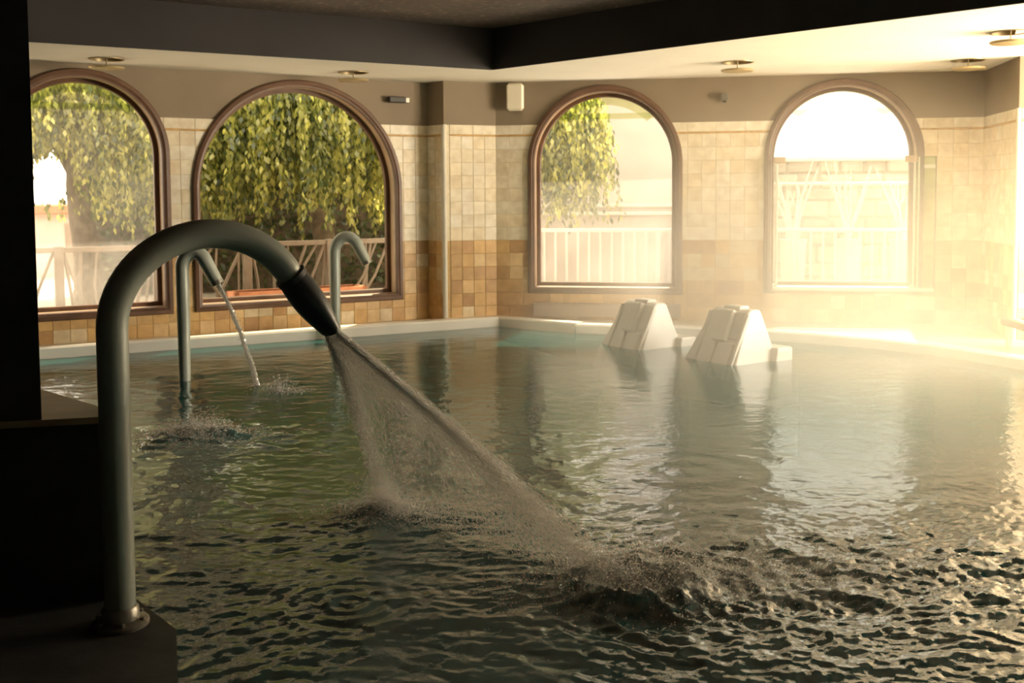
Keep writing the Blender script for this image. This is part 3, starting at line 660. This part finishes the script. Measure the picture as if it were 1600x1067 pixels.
def splash(name, c, n, spread, up_, sz, label, seed):
    rg = np.random.default_rng(seed); a = rg.uniform(0, 2 * np.pi, n); r = np.abs(rg.normal(0, 1, n)) * spread
    x = r * np.cos(a) * 1.3; y = r * np.sin(a) * .8; z = np.abs(rg.normal(0, 1, n)) ** 1.3 * up_ * np.exp(-(r / spread / 1.6) ** 2)
    b = water_h(c[0] + x, c[1] + y); P = np.stack([x, y, z + b], 1); D = norm(np.stack([np.cos(a) * .5, np.sin(a) * .5, rg.normal(.6, .6, n)], 1)); w = rg.uniform(.5, 1.3, n) * sz
    V_, F = droplets(P, D, w * rg.uniform(1, 2.4, n), w)
    o = link(name, npmesh(name, V_, F, 'spray')); o.location = (c[0], c[1], WATER); tag(o, label, 'splash', 'splashes on the water', 'stuff'); return o
splash('water_splash', (.50, 4.14), 9000, .20, .055, .0026, 'white churning splash where the dense edge of the jet strikes', 1)
splash('water_splash', (-.64, 5.15), 5000, .17, .05, .0026, 'small white splash under the thin left edge of the jet fan', 2)
splash('water_splash', (-2.13, 6.79), 4200, .20, .045, .0032, 'bubbling white mound of water rising behind the near spout', 3)
splash('water_splash', (-1.93, 8.45), 900, .10, .06, .004, 'tiny splash beside the foot of the thin stream', 4)
splash('water_splash', (1.0, 4.28), 4200, .40, .03, .0022, 'broad froth drifting sideways from the jet strike', 5)
# thin stream from the middle spout
T2 = np.array(TIP2); E2 = np.array([-2.15, 8.66, WATER]); mb = MB(); st = empty('water_stream', TIP2); tag(st, 'thin twisting stream of water falling from the pale spout', 'water stream')
for j in range(3):
    pts = []; rr = []
    for i in range(60):
        t = i / 59; q = T2 + (E2 - T2) * t; q[2] = T2[2] + (E2[2] - T2[2]) * (.62 * t + .38 * t * t); ph = t * 46 + j * 2.1
        q = q + np.array([math.cos(ph), math.sin(ph), 0]) * .011 * (.4 + t); pts.append(q - T2); rr.append(.011 + .005 * math.sin(t * 70 + j * 2) + RNG.uniform(-.002, .002))
    MB().tube(pts, rr, 8).build('strand', 'stream', st, True)
n = 700; t = RNG.random(n); q = T2 + (E2 - T2) * t[:, None]; q[:, 2] = T2[2] + (E2[2] - T2[2]) * (.62 * t + .38 * t * t); q += RNG.normal(0, .016, (n, 3))
V_, F = droplets(q - T2, norm(np.tile(E2 - T2, (n, 1))), RNG.uniform(.005, .012, n), RNG.uniform(.002, .004, n)); o = link('droplets', npmesh('droplets', V_, F, 'spray'), st); o['kind'] = 'stuff'

# ------------------------------------------------------------------ massage seats in the pool
def massage_unit(loc, rz, sc, label):
    e = empty('massage_seat', loc, rz); tag(e, label, 'massage seat', 'moulded massage seats in the pool'); e.scale = (sc, sc, sc)
    w = .27
    # profile in xz (x along the side face), extruded in y
    def ext(poly, y0, y1, b=.0):
        mb = MB(); n = len(poly); mb.add([(x, y, z) for y in (y0, y1) for x, z in poly], [tuple(range(n)), tuple(range(n, 2 * n))[::-1]] + [(i, n + i, n + (i + 1) % n, (i + 1) % n) for i in range(n)]); return mb
    def bev(o, wd=.02):
        md = o.modifiers.new('b', 'BEVEL'); md.width = wd; md.segments = 3; md.limit_method = 'ANGLE'; return o
    prof = [(-.46, -.35), (.30, -.35), (.24, .12), (.10, .50), (.07, .53), (-.05, .53), (-.09, .50), (-.34, 0)]; hw_ = lambda z: .235 + .10 * (1 - min(1, max(0, (z + .35) / .88)))
    sm = MB(); n8 = len(prof); sm.add([(x, s_ * hw_(z) + (0 if s_ < 0 else .10 * (1 - min(1, max(0, z / .53)))), z) for s_ in (-1, 1) for x, z in prof], [tuple(range(n8)), tuple(range(n8, 2 * n8))[::-1]] + [(i, n8 + i, n8 + (i + 1) % n8, (i + 1) % n8) for i in range(n8)]); bev(sm.build('shell', 'fibreglass', e))
    # sloped front: the slope runs from (-.34,0) to (-.09,.5)
    S0 = Vector((-.34, 0)); S1 = Vector((-.09, .50)); d = (S1 - S0).normalized(); nrm = Vector((-d.y, d.x))
    def slope(t0, t1, h0, h1, y0, y1, name, mt, wd=.015):
        L_ = (S1 - S0).length; a = S0 + d * L_ * t0; b = S0 + d * L_ * t1
        poly = [a - nrm * .03, b - nrm * .03, b + nrm * h1, a + nrm * h0]; return bev(ext([tuple(p_) for p_ in poly][::-1], y0, y1).build(name, mt, e), wd)
    slope(.42, 1.03, .05, .055, -.09, .10, 'headrest', 'fibreglass', .03)
    slope(.50, 1.0, .006, .006, -.205, -.095, 'side_pocket', 'fibreglass', .003)
    slope(-.25, .42, .035, .03, -.20, -.01, 'back_pad', 'fibreglass'); slope(-.25, .42, .035, .03, .03, .20, 'back_pad', 'fibreglass')
    slope(-.25, .98, .028, .02, -.262, -.222, 'side_rib', 'fibreglass', .012); slope(-.25, .98, .028, .02, .222, .262, 'side_rib', 'fibreglass', .012)
    bev(ext([(.10, -.35), (.42, -.35), (.42, .13), (.40, .15), (.20, .15)], -.36, -.05).build('side_box', 'fibreglass', e), .018)
    bev(ext([(-.07, .52), (.085, .52), (.07, .555), (-.05, .555)], -.10, .11).build('top_cap', 'fibreglass', e), .012)
    return e
massage_unit((2.18, 10.02, WATER - .02), .62, .98, 'white moulded massage seat standing nearer the sunlit coping')
massage_unit((1.42, 11.0, WATER - .05), .62, .98, 'white moulded massage seat in front of the low grey panel')

# ------------------------------------------------------------------ ceiling fittings and wall devices
def downlight(x, y, label):
    e = empty('ceiling_light', (x, y, ZC)); tag(e, label, 'ceiling light', 'recessed ceiling lights')
    rm = MB(); k_ = 40; rp_ = [(.149, .004), (.149, -.006), (.170, -.006), (.172, .001)]; rm.add([(r * math.cos(2 * math.pi * i / k_), r * math.sin(2 * math.pi * i / k_), z) for r, z in rp_ for i in range(k_)], [(a * k_ + i, a * k_ + (i + 1) % k_, (a + 1) * k_ + (i + 1) % k_, (a + 1) * k_ + i) for a in range(3) for i in range(k_)]); rm.build('rim', 'fitting', e, True)
    rc = MB(); rp_ = [(.150, -.004), (.148, .085), (.002, .088)]; rc.add([(r * math.cos(2 * math.pi * i / k_), r * math.sin(2 * math.pi * i / k_), z) for r, z in rp_ for i in range(k_)], [(a * k_ + i, (a + 1) * k_ + i, (a + 1) * k_ + (i + 1) % k_, a * k_ + (i + 1) % k_) for a in range(2) for i in range(k_)]); rc.build('recess', 'fitting', e, True)
    MB().lathe([(.006, -.09), (.006, .087)], 0, 0, 8).build('stem', 'fitting', e)
    MB().lathe([(.02, -.072), (.168, -.078), (.172, -.084), (.160, -.098), (.06, -.106), (.001, -.107)], 0, 0, 40).build('dish', 'fitting', e, True)
downlight(-4.03, 10.42, 'brass dish light hung above the arched window beside the pillar')
downlight(-1.76, 11.66, 'brass dish light hung above the wide foliage window')
downlight(2.38, 10.97, 'brass dish light between the two hazy windows')
downlight(4.78, 10.92, 'brass dish light beside the bright tiled side wall')
downlight(4.32, 9.04, 'brass dish light nearest the dark ceiling recess')
def on_wall(name, O, th, u, z, label, cat, off=0): 
    p = wpt(O, th, u, off, z); e = empty(name, p, -th); return tag(e, label, cat)
e = on_wall('wall_speaker', OB, TB, .066, 2.712, 'white rounded wall speaker near the corner above the tiles', 'speaker')
MB().rbox(-.105, .105, -.13, -.03, -.165, .165, .03).build('housing', 'white_plastic', e); MB().rbox(-.088, .088, -.137, -.128, -.145, .145, .003).build('grille', 'white_plastic', e); MB().box(-.03, .03, -.04, .0, -.05, .05).build('bracket', 'white_plastic', e)
e = on_wall('wall_box', OA, TA, -1.60, 2.672, 'dark wall box jutting from the taupe band beside the wide window', 'wall box')
MB().rbox(-.145, .07, -.10, -.02, -.035, .035, .008).build('body', 'black_plastic', e); MB().rbox(.07, .125, -.085, -.03, -.034, .034, .006).build('end_cap', 'metal_grey', e); MB().box(-.03, .03, -.03, .0, -.03, .03).build('mount', 'black_plastic', e)
e = on_wall('wall_sensor', OB, TB, 2.562, 2.66, 'small grey wall sensor between the two hazy windows', 'sensor')
MB().rbox(-.045, .045, -.10, -.02, -.04, .04, .01).build('body', 'metal_grey', e); MB().tube([(0, 0, -.01), (0, -.03, -.01)], .02, 10).build('stalk', 'metal_grey', e); MB().rbox(-.02, .02, -.06, -.03, -.065, -.04, .004).build('foot', 'black_plastic', e)
e = on_wall('wall_panel', OB, TB, 1.165, 0, 'low grey brown cover panel under the hazy foliage window', 'panel')
MB().rbox(-.89, .89, -.10, 0, .035, .185, .006).build('front', 'grey_panel', e); MB().rbox(-.90, .90, -.115, 0, .185, .20, .005).build('ledge', 'grey_panel', e)
# ------------------------------------------------------------------ frameless glass screen before window 4
e = on_wall('glass_screen', OB, TB, 3.92, 0, 'frameless glass screen standing before the arched window', 'glass screen')
ya = -.16
MB().box(-.80, .80, ya - .006, ya + .006, .43, 1.93).build('pane', 'screen_glass', e); MB().box(.755, .99, ya - .026, ya - .014, .42, 1.935).build('side_pane', 'side_glass', e)
MB().rbox(-.80, .99, ya - .035, ya + .02, .395, .435, .008).build('bottom_rail', 'pale_rail', e); MB().rbox(-.775, -.745, ya - .02, ya + .02, .435, 1.86, .006).build('edge_strip', 'pale_rail', e)
for x_ in (-.795, .66): MB().rbox(x_, x_ + .13, ya - .03, ya + .03, 1.87, 1.945, .008).build('clamp', 'wood_light', e)
for x_ in (-.79, .76):
    for z_ in (.43, 1.87): MB().rbox(x_, x_ + .05, ya, .0, z_, z_ + .03, .005).build('wall_bracket', 'pale_rail', e)
for x_ in (.755, .80): MB().box(x_, x_ + .012, ya - .03, ya + .01, .43, 1.93).build('hinge_strip', 'pale_rail', e)
MB().box(.984, .992, ya - .03, ya - .01, .42, 1.935).build('pane_edge', 'black_plastic', e)
MB().rbox(.86, .98, ya - .03, ya - .01, 1.80, 1.84, .005).build('pane_glint', 'pale_rail', e)  # pale bar put in for a bright reflection on the side pane
# ------------------------------------------------------------------ lounger at the right edge
e = empty('slatted_lounger', (4.80, 9.46, 0), -.10); tag(e, 'white framed lounger with dark straps on the deck by the side wall', 'lounger')
for y_ in (.0, .62):
    MB().rbox(-.02, 1.95, y_ - .022, y_ + .022, .235, .275, .008).build('side_rail', 'white_plastic', e)
    for x_ in (.0, 1.85): MB().rbox(x_ - .024, x_ + .03, y_ - .026, y_ + .026, 0, .25, .008).build('leg', 'white_plastic', e)
for x_ in (.0, 1.93): MB().rbox(x_ - .02, x_ + .02, .0, .62, .235, .275, .008).build('end_rail', 'white_plastic', e)
strap = MB().rbox(-.024, .024, -.032, .652, .228, .292, .008).mesh('strap', 'webbing'); strap2 = MB().rbox(-.018, .018, -.030, .650, .230, .290, .008).mesh('strap', 'white_plastic')
for i in range(21):
    o = link('strap', strap if i % 2 == 0 else strap2, e); o.location = (-.045 + i * .093, 0, 0)

# ------------------------------------------------------------------ garden outside
mb = MB(); mb.add([(-40, 10.2, -.12), (-6.7, 11.6, -.12), (-1.1, 14.9, -.12), (6.3, 13.4, -.12), (40, 8, -.12), (40, 60, -.12), (-40, 60, -.12)], [tuple(range(7))])
tag(mb.build('ground', 'terrace'), 'paved garden terrace outside the windows', 'ground', kind='structure')
# stick lattice fence outside the foliage windows
e_f = empty('lattice_fence', (wpt(OA, TA, -3.9, 2.6)).to_tuple(), -TA); tag(e_f, 'pale wooden lattice fence outside the foliage windows', 'fence')
e_f.location.z = -.12; FH = .98
for x_ in np.arange(-3.6, 3.7, 1.2):
    MB().rbox(x_ - .055, x_ + .055, -.055, .055, 0, FH + .05, .01).build('post', 'pale_wood', e_f)
for z_, h_ in ((FH - .03, .07), (.08, .05)): MB().rbox(-3.6, 3.6, -.03, .03, z_, z_ + h_, .008).build('rail', 'pale_wood', e_f)
rl = random.Random(5)
for x_ in np.arange(-3.6, 3.5, 1.2):
    for k in range(8):
        a = x_ + rl.uniform(.08, 1.1); b = min(max(a + rl.uniform(-.7, .7), x_ + .06), x_ + 1.14)
        if k < 2: b = a
        MB().tube([(a, -.02 + .012 * (k % 3), .1), ((a + b) / 2 + rl.uniform(-.04, .04), 0, FH * .5), (b, .0, FH - .02)], rl.uniform(.014, .022), 6).build('stick', 'pale_wood', e_f)
# baluster railing outside the hazy windows
e_r = empty('garden_railing', wpt(OB, TB, 3.2, 2.5).to_tuple(), -TB); e_r.location.z = -.12; tag(e_r, 'pale baluster railing in front of the stone wall', 'railing')
MB().rbox(-3.4, 4.0, -.035, .035, 1.10, 1.15, .01).build('top_rail', 'pale_rail', e_r); MB().rbox(-3.4, 4.0, -.025, .025, .12, .16, .008).build('bottom_rail', 'pale_rail', e_r)
bal = MB().rbox(-.014, .014, -.014, .014, .16, 1.10, .003).mesh('baluster', 'pale_rail')
for x_ in np.arange(-3.32, 4.0, .165): o = link('baluster', bal, e_r); o.location = (x_, 0, 0)
for x_ in (-3.4, -1.5, .4, 2.2, 4.0): MB().rbox(x_ - .03, x_ + .03, -.03, .03, 0, 1.14, .005).build('post', 'pale_rail', e_r)
# stone retaining wall
e_s = empty('stone_wall', wpt(OB, TB, 3.9, 5.0).to_tuple(), -TB); e_s.location.z = -.12; tag(e_s, 'rough garden wall of large pale stones under open sky', 'stone wall')
MB().box(-.75, 4.6, .04, .5, 0, 2.18).build('core', 'mortar', e_s); rs = random.Random(3); z_ = 0; rh = [.26, .22, .3, .2, .26, .28, .2, .24, .24]
for h_ in rh:
    x_ = -.75
    while x_ < 4.6:
        w_ = rs.uniform(.26, .55); w_ = min(w_, 4.6 - x_)
        if w_ > .08:
            d_ = rs.uniform(0, .04); o = MB().rbox(x_ + .012, x_ + w_ - .012, -d_, .06, z_ + .01, z_ + h_ - .01, .03).build('stone', 'stone', e_s)
            f = rs.uniform(.75, 1.15); o.color = (.50 * f, .41 * f, .34 * f, 1)
        x_ += w_
    z_ += h_
MB().rbox(-.8, 4.65, -.06, .54, 2.16, 2.24, .015).build('coping', 'pale_rail', e_s)
MB().tube([(-.75, -.14, 1.80), (4.6, -.14, 1.80)], .028, 10).build('handrail', 'pale_rail', e_s, True)
for x_ in np.arange(-.5, 4.6, 1.3): MB().tube([(x_, .0, 1.76), (x_, -.14, 1.80)], .014, 6).build('rail_bracket', 'pale_rail', e_s)
# garden house behind window 3
e_h = empty('garden_house', (1.0, 18.3, -.12), -TB); tag(e_h, 'pale plastered garden house seen through the hazy foliage window', 'house')
MB().box(-1.2, 2.6, 0, 3, 0, 3.55).build('wall', 'plaster', e_h)
MB().add([(-1.4, -.25, 3.5), (2.8, -.25, 3.5), (2.8, 3.2, 3.5), (-1.4, 3.2, 3.5), (-1.4, 1.5, 4.1), (2.8, 1.5, 4.1)], [(0, 1, 5, 4), (2, 3, 4, 5), (1, 2, 5), (3, 0, 4), (0, 3, 2, 1)]).build('roof', 'roof_tile', e_h)
for z_ in (1.28, 1.42): MB().rbox(-.6, 2.5, -.06, 0, z_, z_ + .06, .01).build('ledge', 'pale_rail', e_h)
# low pink building far behind the first tree
e_h = empty('garden_shed', (-9.5, 22, -.12), .5); tag(e_h, 'low pinkish shed behind the trunk in the garden', 'shed')
MB().box(-2, 4.5, 0, 2.5, 0, 1.3).build('wall', 'plaster', e_h); MB().rbox(-2.2, 4.7, -.2, 2.7, 1.3, 1.5, .03).build('roof', 'terracotta', e_h); d_ = MB().rbox(0, .7, -.03, .02, 0, 1.1, .01).build('door', 'pale_wood', e_h); MB().lathe([(.02, 0), (.03, .02), (.02, .04)], .6, -.05, 8).build('handle', 'metal_grey', d_)
# terracotta planters
for i, (u_, lab) in enumerate(((-2.75, 'terracotta planter box outside the wide foliage window'), (-1.8, 'terracotta planter box nearer the corner outside the wide window'))):
    p = wpt(OA, TA, u_, 1.75, -.12); e = empty('planter_box', p, -TA); tag(e, lab, 'planter', 'terracotta planters')
    pb_ = MB(); pb_.add([(sx * a, sy * b, z) for z, a, b in ((0, .36, .13), (.36, .40, .16)) for sy in (-1, 1) for sx in (-1, 1)], [(0, 2, 3, 1), (0, 1, 5, 4), (2, 6, 7, 3), (0, 4, 6, 2), (1, 3, 7, 5)]); pb_.build('box', 'terracotta', e)
    sweepm = MB()
    for a, b, c1, d1_ in ((-.43, .43, -.19, -.13), (-.43, .43, .13, .19), (-.43, -.37, -.19, .19), (.37, .43, -.19, .19)): sweepm.box(a, b, c1, d1_, .34, .42)
    sweepm.build('rim', 'terracotta', e); MB().box(-.38, .38, -.14, .14, .3, .37).build('soil', 'soil', e)
# ------------------------------------------------------------------ trees
def leaves(P, size, rg, droop=.75):
    n = len(P); a = rg.uniform(0, 2 * np.pi, n); D = norm(np.stack([np.cos(a) * (1 - droop), np.sin(a) * (1 - droop), -np.full(n, droop) + rg.normal(0, .25, n)], 1))
    b = rg.uniform(0, 2 * np.pi, n); R = np.stack([np.cos(b), np.sin(b), rg.normal(0, .3, n)], 1); A_ = norm(np.cross(D, R)); l = size[:, None]; Nn = np.cross(D, A_)
    V_ = np.stack([P, P + D * l * .45 + A_ * l * .27 + Nn * l * .06, P + D * l, P + D * l * .45 - A_ * l * .27 + Nn * l * .06], 1).reshape(-1, 3)
    return V_, np.arange(4 * n).reshape(n, 4)
def weeping_tree(name, base, h, crown, label, nstr, lmat, seed, lsz=.085, gap=None, trunk_r=.17):
    """crown=(cx,cy,cz,rx,ry,rz,hang)"""
    rg = np.random.default_rng(seed); e = empty(name, base); tag(e, label, 'tree', 'weeping trees in the garden')
    cx, cy, cz, rx, ry, rz, hang = crown; B = np.array(base)
    pts = []; k = 9
    for i in range(k): t = i / (k - 1); pts.append(((cx - base[0]) * t ** 2 * .8 + .05 * math.sin(t * 7), (cy - base[1]) * t ** 2 * .8 + .05 * math.cos(t * 5), h * t))
    MB().tube(pts, [trunk_r * (1.25 - .6 * i / (k - 1)) for i in range(k)], 12).build('trunk', 'bark', e, True)
    top = Vector(pts[-1])
    for i in range(7):
        a = i / 7 * 6.28 + .4; q = Vector((cx - base[0] + rx * .75 * math.cos(a), cy - base[1] + ry * .75 * math.sin(a), cz - base[2] + rz * rg.uniform(-.1, .5)))
        s0 = Vector(pts[5 + i % 3]); md = (s0 + q) / 2 + Vector((0, 0, .25)); MB().tube([s0, md, q], [.06, .04, .015], 7).build('branch', 'bark', e, True)
    PP = []; TT = []
    for i in range(nstr):
        v = rg.normal(0, 1, 3); v /= np.linalg.norm(v); v *= rg.uniform(.35, 1) ** .5
        if v[2] < -.2: v[2] *= -.4
        p0 = np.array([cx + v[0] * rx, cy + v[1] * ry, cz + v[2] * rz]); Ls = hang * rg.uniform(.35, 1.0); m_ = int(Ls / .030); t = np.linspace(0, 1, m_)
        sway = rg.normal(0, .12, 2); out_ = np.array([v[0], v[1]]) * .25
        q = np.stack([p0[0] + (sway[0] + out_[0]) * t ** .7, p0[1] + (sway[1] + out_[1]) * t ** .7, p0[2] - Ls * t], 1) + rg.normal(0, .035, (m_, 3)); PP.append(q); TT.append(np.full(m_, rg.uniform(.1, .9)))
    P = np.concatenate(PP); tone = np.concatenate(TT); kp = P[:, 2] > .15
    if gap is not None:
        d = np.hypot((P[:, 0] - P[:, 1] * gap[0]), (P[:, 2] - EYE) - P[:, 1] * gap[1]); kp &= d > gap[2] + rg.normal(0, .05, len(P))
    P = P[kp]; tone = np.clip(tone[kp] * .8 + rg.normal(0, .28, kp.sum()), 0, 1)
    V_, F = leaves(P, rg.uniform(.7, 1.25, len(P)) * lsz, rg); o = link('foliage', npmesh('foliage', V_ - B, F, lmat, {'tone': ('FACE', tone)}), e); o['kind'] = 'stuff'
    return len(P)
cnt = []
cnt.append(weeping_tree('weeping_tree', (-6.05, 14.6, -.12), 2.9, (-6.2, 15.0, 3.1, 1.35, 1.3, 1.3, 2.0), 'leafy tree with a thick trunk and a bright gap beside the dark pillar', 640, 'leaf', 11, .105, gap=(-.445, .022, .36)))
cnt.append(weeping_tree('weeping_tree', (-3.0, 16.6, -.12), 2.8, (-3.30, 16.1, 3.1, 1.6, 1.2, 1.2, 2.0), 'dense sunlit green tree filling the wide window', 900, 'leaf', 12, .115))
cnt.append(weeping_tree('weeping_tree', (.30, 16.6, -.12), 2.9, (.50, 16.6, 3.0, .95, .8, .9, 2.0), 'small leafy tree hanging over one half of the hazy window', 330, 'leaf', 13, .11, trunk_r=.10))
# hedge behind the middle tree
rg = np.random.default_rng(21); e = empty('hedge', (-3.9, 18.4, -.12), .28); tag(e, 'tall dark hedge behind the dense sunlit tree', 'hedge')
n = 16000; P = np.stack([rg.uniform(-3.4, 2.5, n), rg.uniform(-.5, .5, n), rg.uniform(.1, 4.0, n) ** 1.0], 1); V_, F = leaves(P, rg.uniform(.10, .18, n), rg, .3)
o = link('foliage', npmesh('foliage', V_, F, 'leaf_dark', {'tone': ('FACE', rg.random(n))}), e); o['kind'] = 'stuff'
MB().box(-3.3, 2.4, -.25, .25, 0, 3.7).build('branch_core', 'bark', e)
# bare pale shrubs before the stone wall
def bare_shrub(x, y, label, seed):
    rb = random.Random(seed); e = empty('bare_shrub', (x, y, .55)); tag(e, label, 'shrub', 'bare pale shrubs before the stone wall')
    MB().lathe([(.16, -.67), (.20, .22), (.22, .26), (.17, .26)], 0, 0, 16).build('pot', 'pale_rail', e, True)
    for i in range(6):
        a = -.75 + 1.5 * i / 5 + rb.uniform(-.1, .1); L_ = rb.uniform(.9, 1.3); p1 = Vector((math.sin(a) * L_ * .28, rb.uniform(-.08, .08), .26 + L_ * .5)); p2 = Vector((math.sin(a) * L_ * .55, rb.uniform(-.15, .15), .26 + L_))
        MB().tube([(0, 0, .2), (p1.x * .45, p1.y * .5, .26 + L_ * .24), p1, p2], [.026, .024, .018, .008], 7).build('stem', 'bare_stem', e, True)
        for s_ in (-1, 1): q = p1 + Vector((s_ * .10, .02, .30)); MB().tube([p1, (p1 + q) / 2 + Vector((s_ * .02, 0, 0)), q], [.012, .009, .004], 6).build('twig', 'bare_stem', e, True)
bare_shrub(4.35, 16.0, 'bare pale shrub in a pot near the edge strip of the glass screen', 1)
bare_shrub(5.20, 16.0, 'bare pale shrub in a pot behind the middle of the glass screen', 2)
bare_shrub(6.02, 15.9, 'bare pale shrub in a pot behind the hinge of the glass screen', 3)

# ------------------------------------------------------------------ steam
m, nt, out = nt_new('steam'); L = nt.links.new
vs = nt.nodes.new('ShaderNodeVolumeScatter'); vs.inputs['Color'].default_value = (1, .93, .80, 1); vs.inputs['Anisotropy'].default_value = .55
tc = nt.nodes.new('ShaderNodeTexCoord')
def blob(cx, cy, cz, rx, ry, rz, amp):
    mp = nt.nodes.new('ShaderNodeMapping'); mp.inputs['Location'].default_value = (-cx / rx, -cy / ry, -cz / rz); mp.inputs['Scale'].default_value = (1 / rx, 1 / ry, 1 / rz); L(tc.outputs['Object'], mp.inputs[0])
    ln_ = nt.nodes.new('ShaderNodeVectorMath'); ln_.operation = 'LENGTH'; L(mp.outputs[0], ln_.inputs[0])
    mr = nt.nodes.new('ShaderNodeMapRange'); mr.interpolation_type = 'SMOOTHSTEP'; mr.inputs[1].default_value = 1; mr.inputs[2].default_value = 0; mr.inputs[3].default_value = 0; mr.inputs[4].default_value = amp
    L(ln_.outputs['Value'], mr.inputs[0]); return mr.outputs[0]
def addn(a, b, op='ADD'):
    n_ = nt.nodes.new('ShaderNodeMath'); n_.operation = op
    for k, v in enumerate((a, b)):
        if isinstance(v, (int, float)): n_.inputs[k].default_value = v
        else: L(v, n_.inputs[k])
    return n_.outputs[0]
nz = nt.nodes.new('ShaderNodeTexNoise'); nz.inputs['Scale'].default_value = .9; nz.inputs['Detail'].default_value = 2; L(tc.outputs['Object'], nz.inputs['Vector'])
dn = addn(blob(2.9, 10.2, .3, 3.7, 4.2, 2.8, .30), blob(2.3, 12.3, .4, 1.4, 1.3, 1.3, .65))
dn = addn(dn, blob(2.5, 8.6, .05, 3.1, 3.2, .95, .15))
dn = addn(dn, addn(addn(nz.outputs['Fac'], 1.6, 'MULTIPLY'), .2, 'ADD'), 'MULTIPLY'); L(dn, vs.inputs['Density']); L(vs.outputs[0], out.inputs['Volume'])
so = MB().prism([(-.5, 8.6), (1.2, 5.6), (3.4, 5.6), (4.2, 6.75), (7.9, 6.75), (7.9, 10.3), (5.1, 10.45), (5.3, 11.7), (.1, 12.6), (-.5, 12.5)], -.03, 2.86).build('steam', 'steam'); tag(so, 'warm drifting steam glowing before the hazy windows', 'steam', kind='stuff')
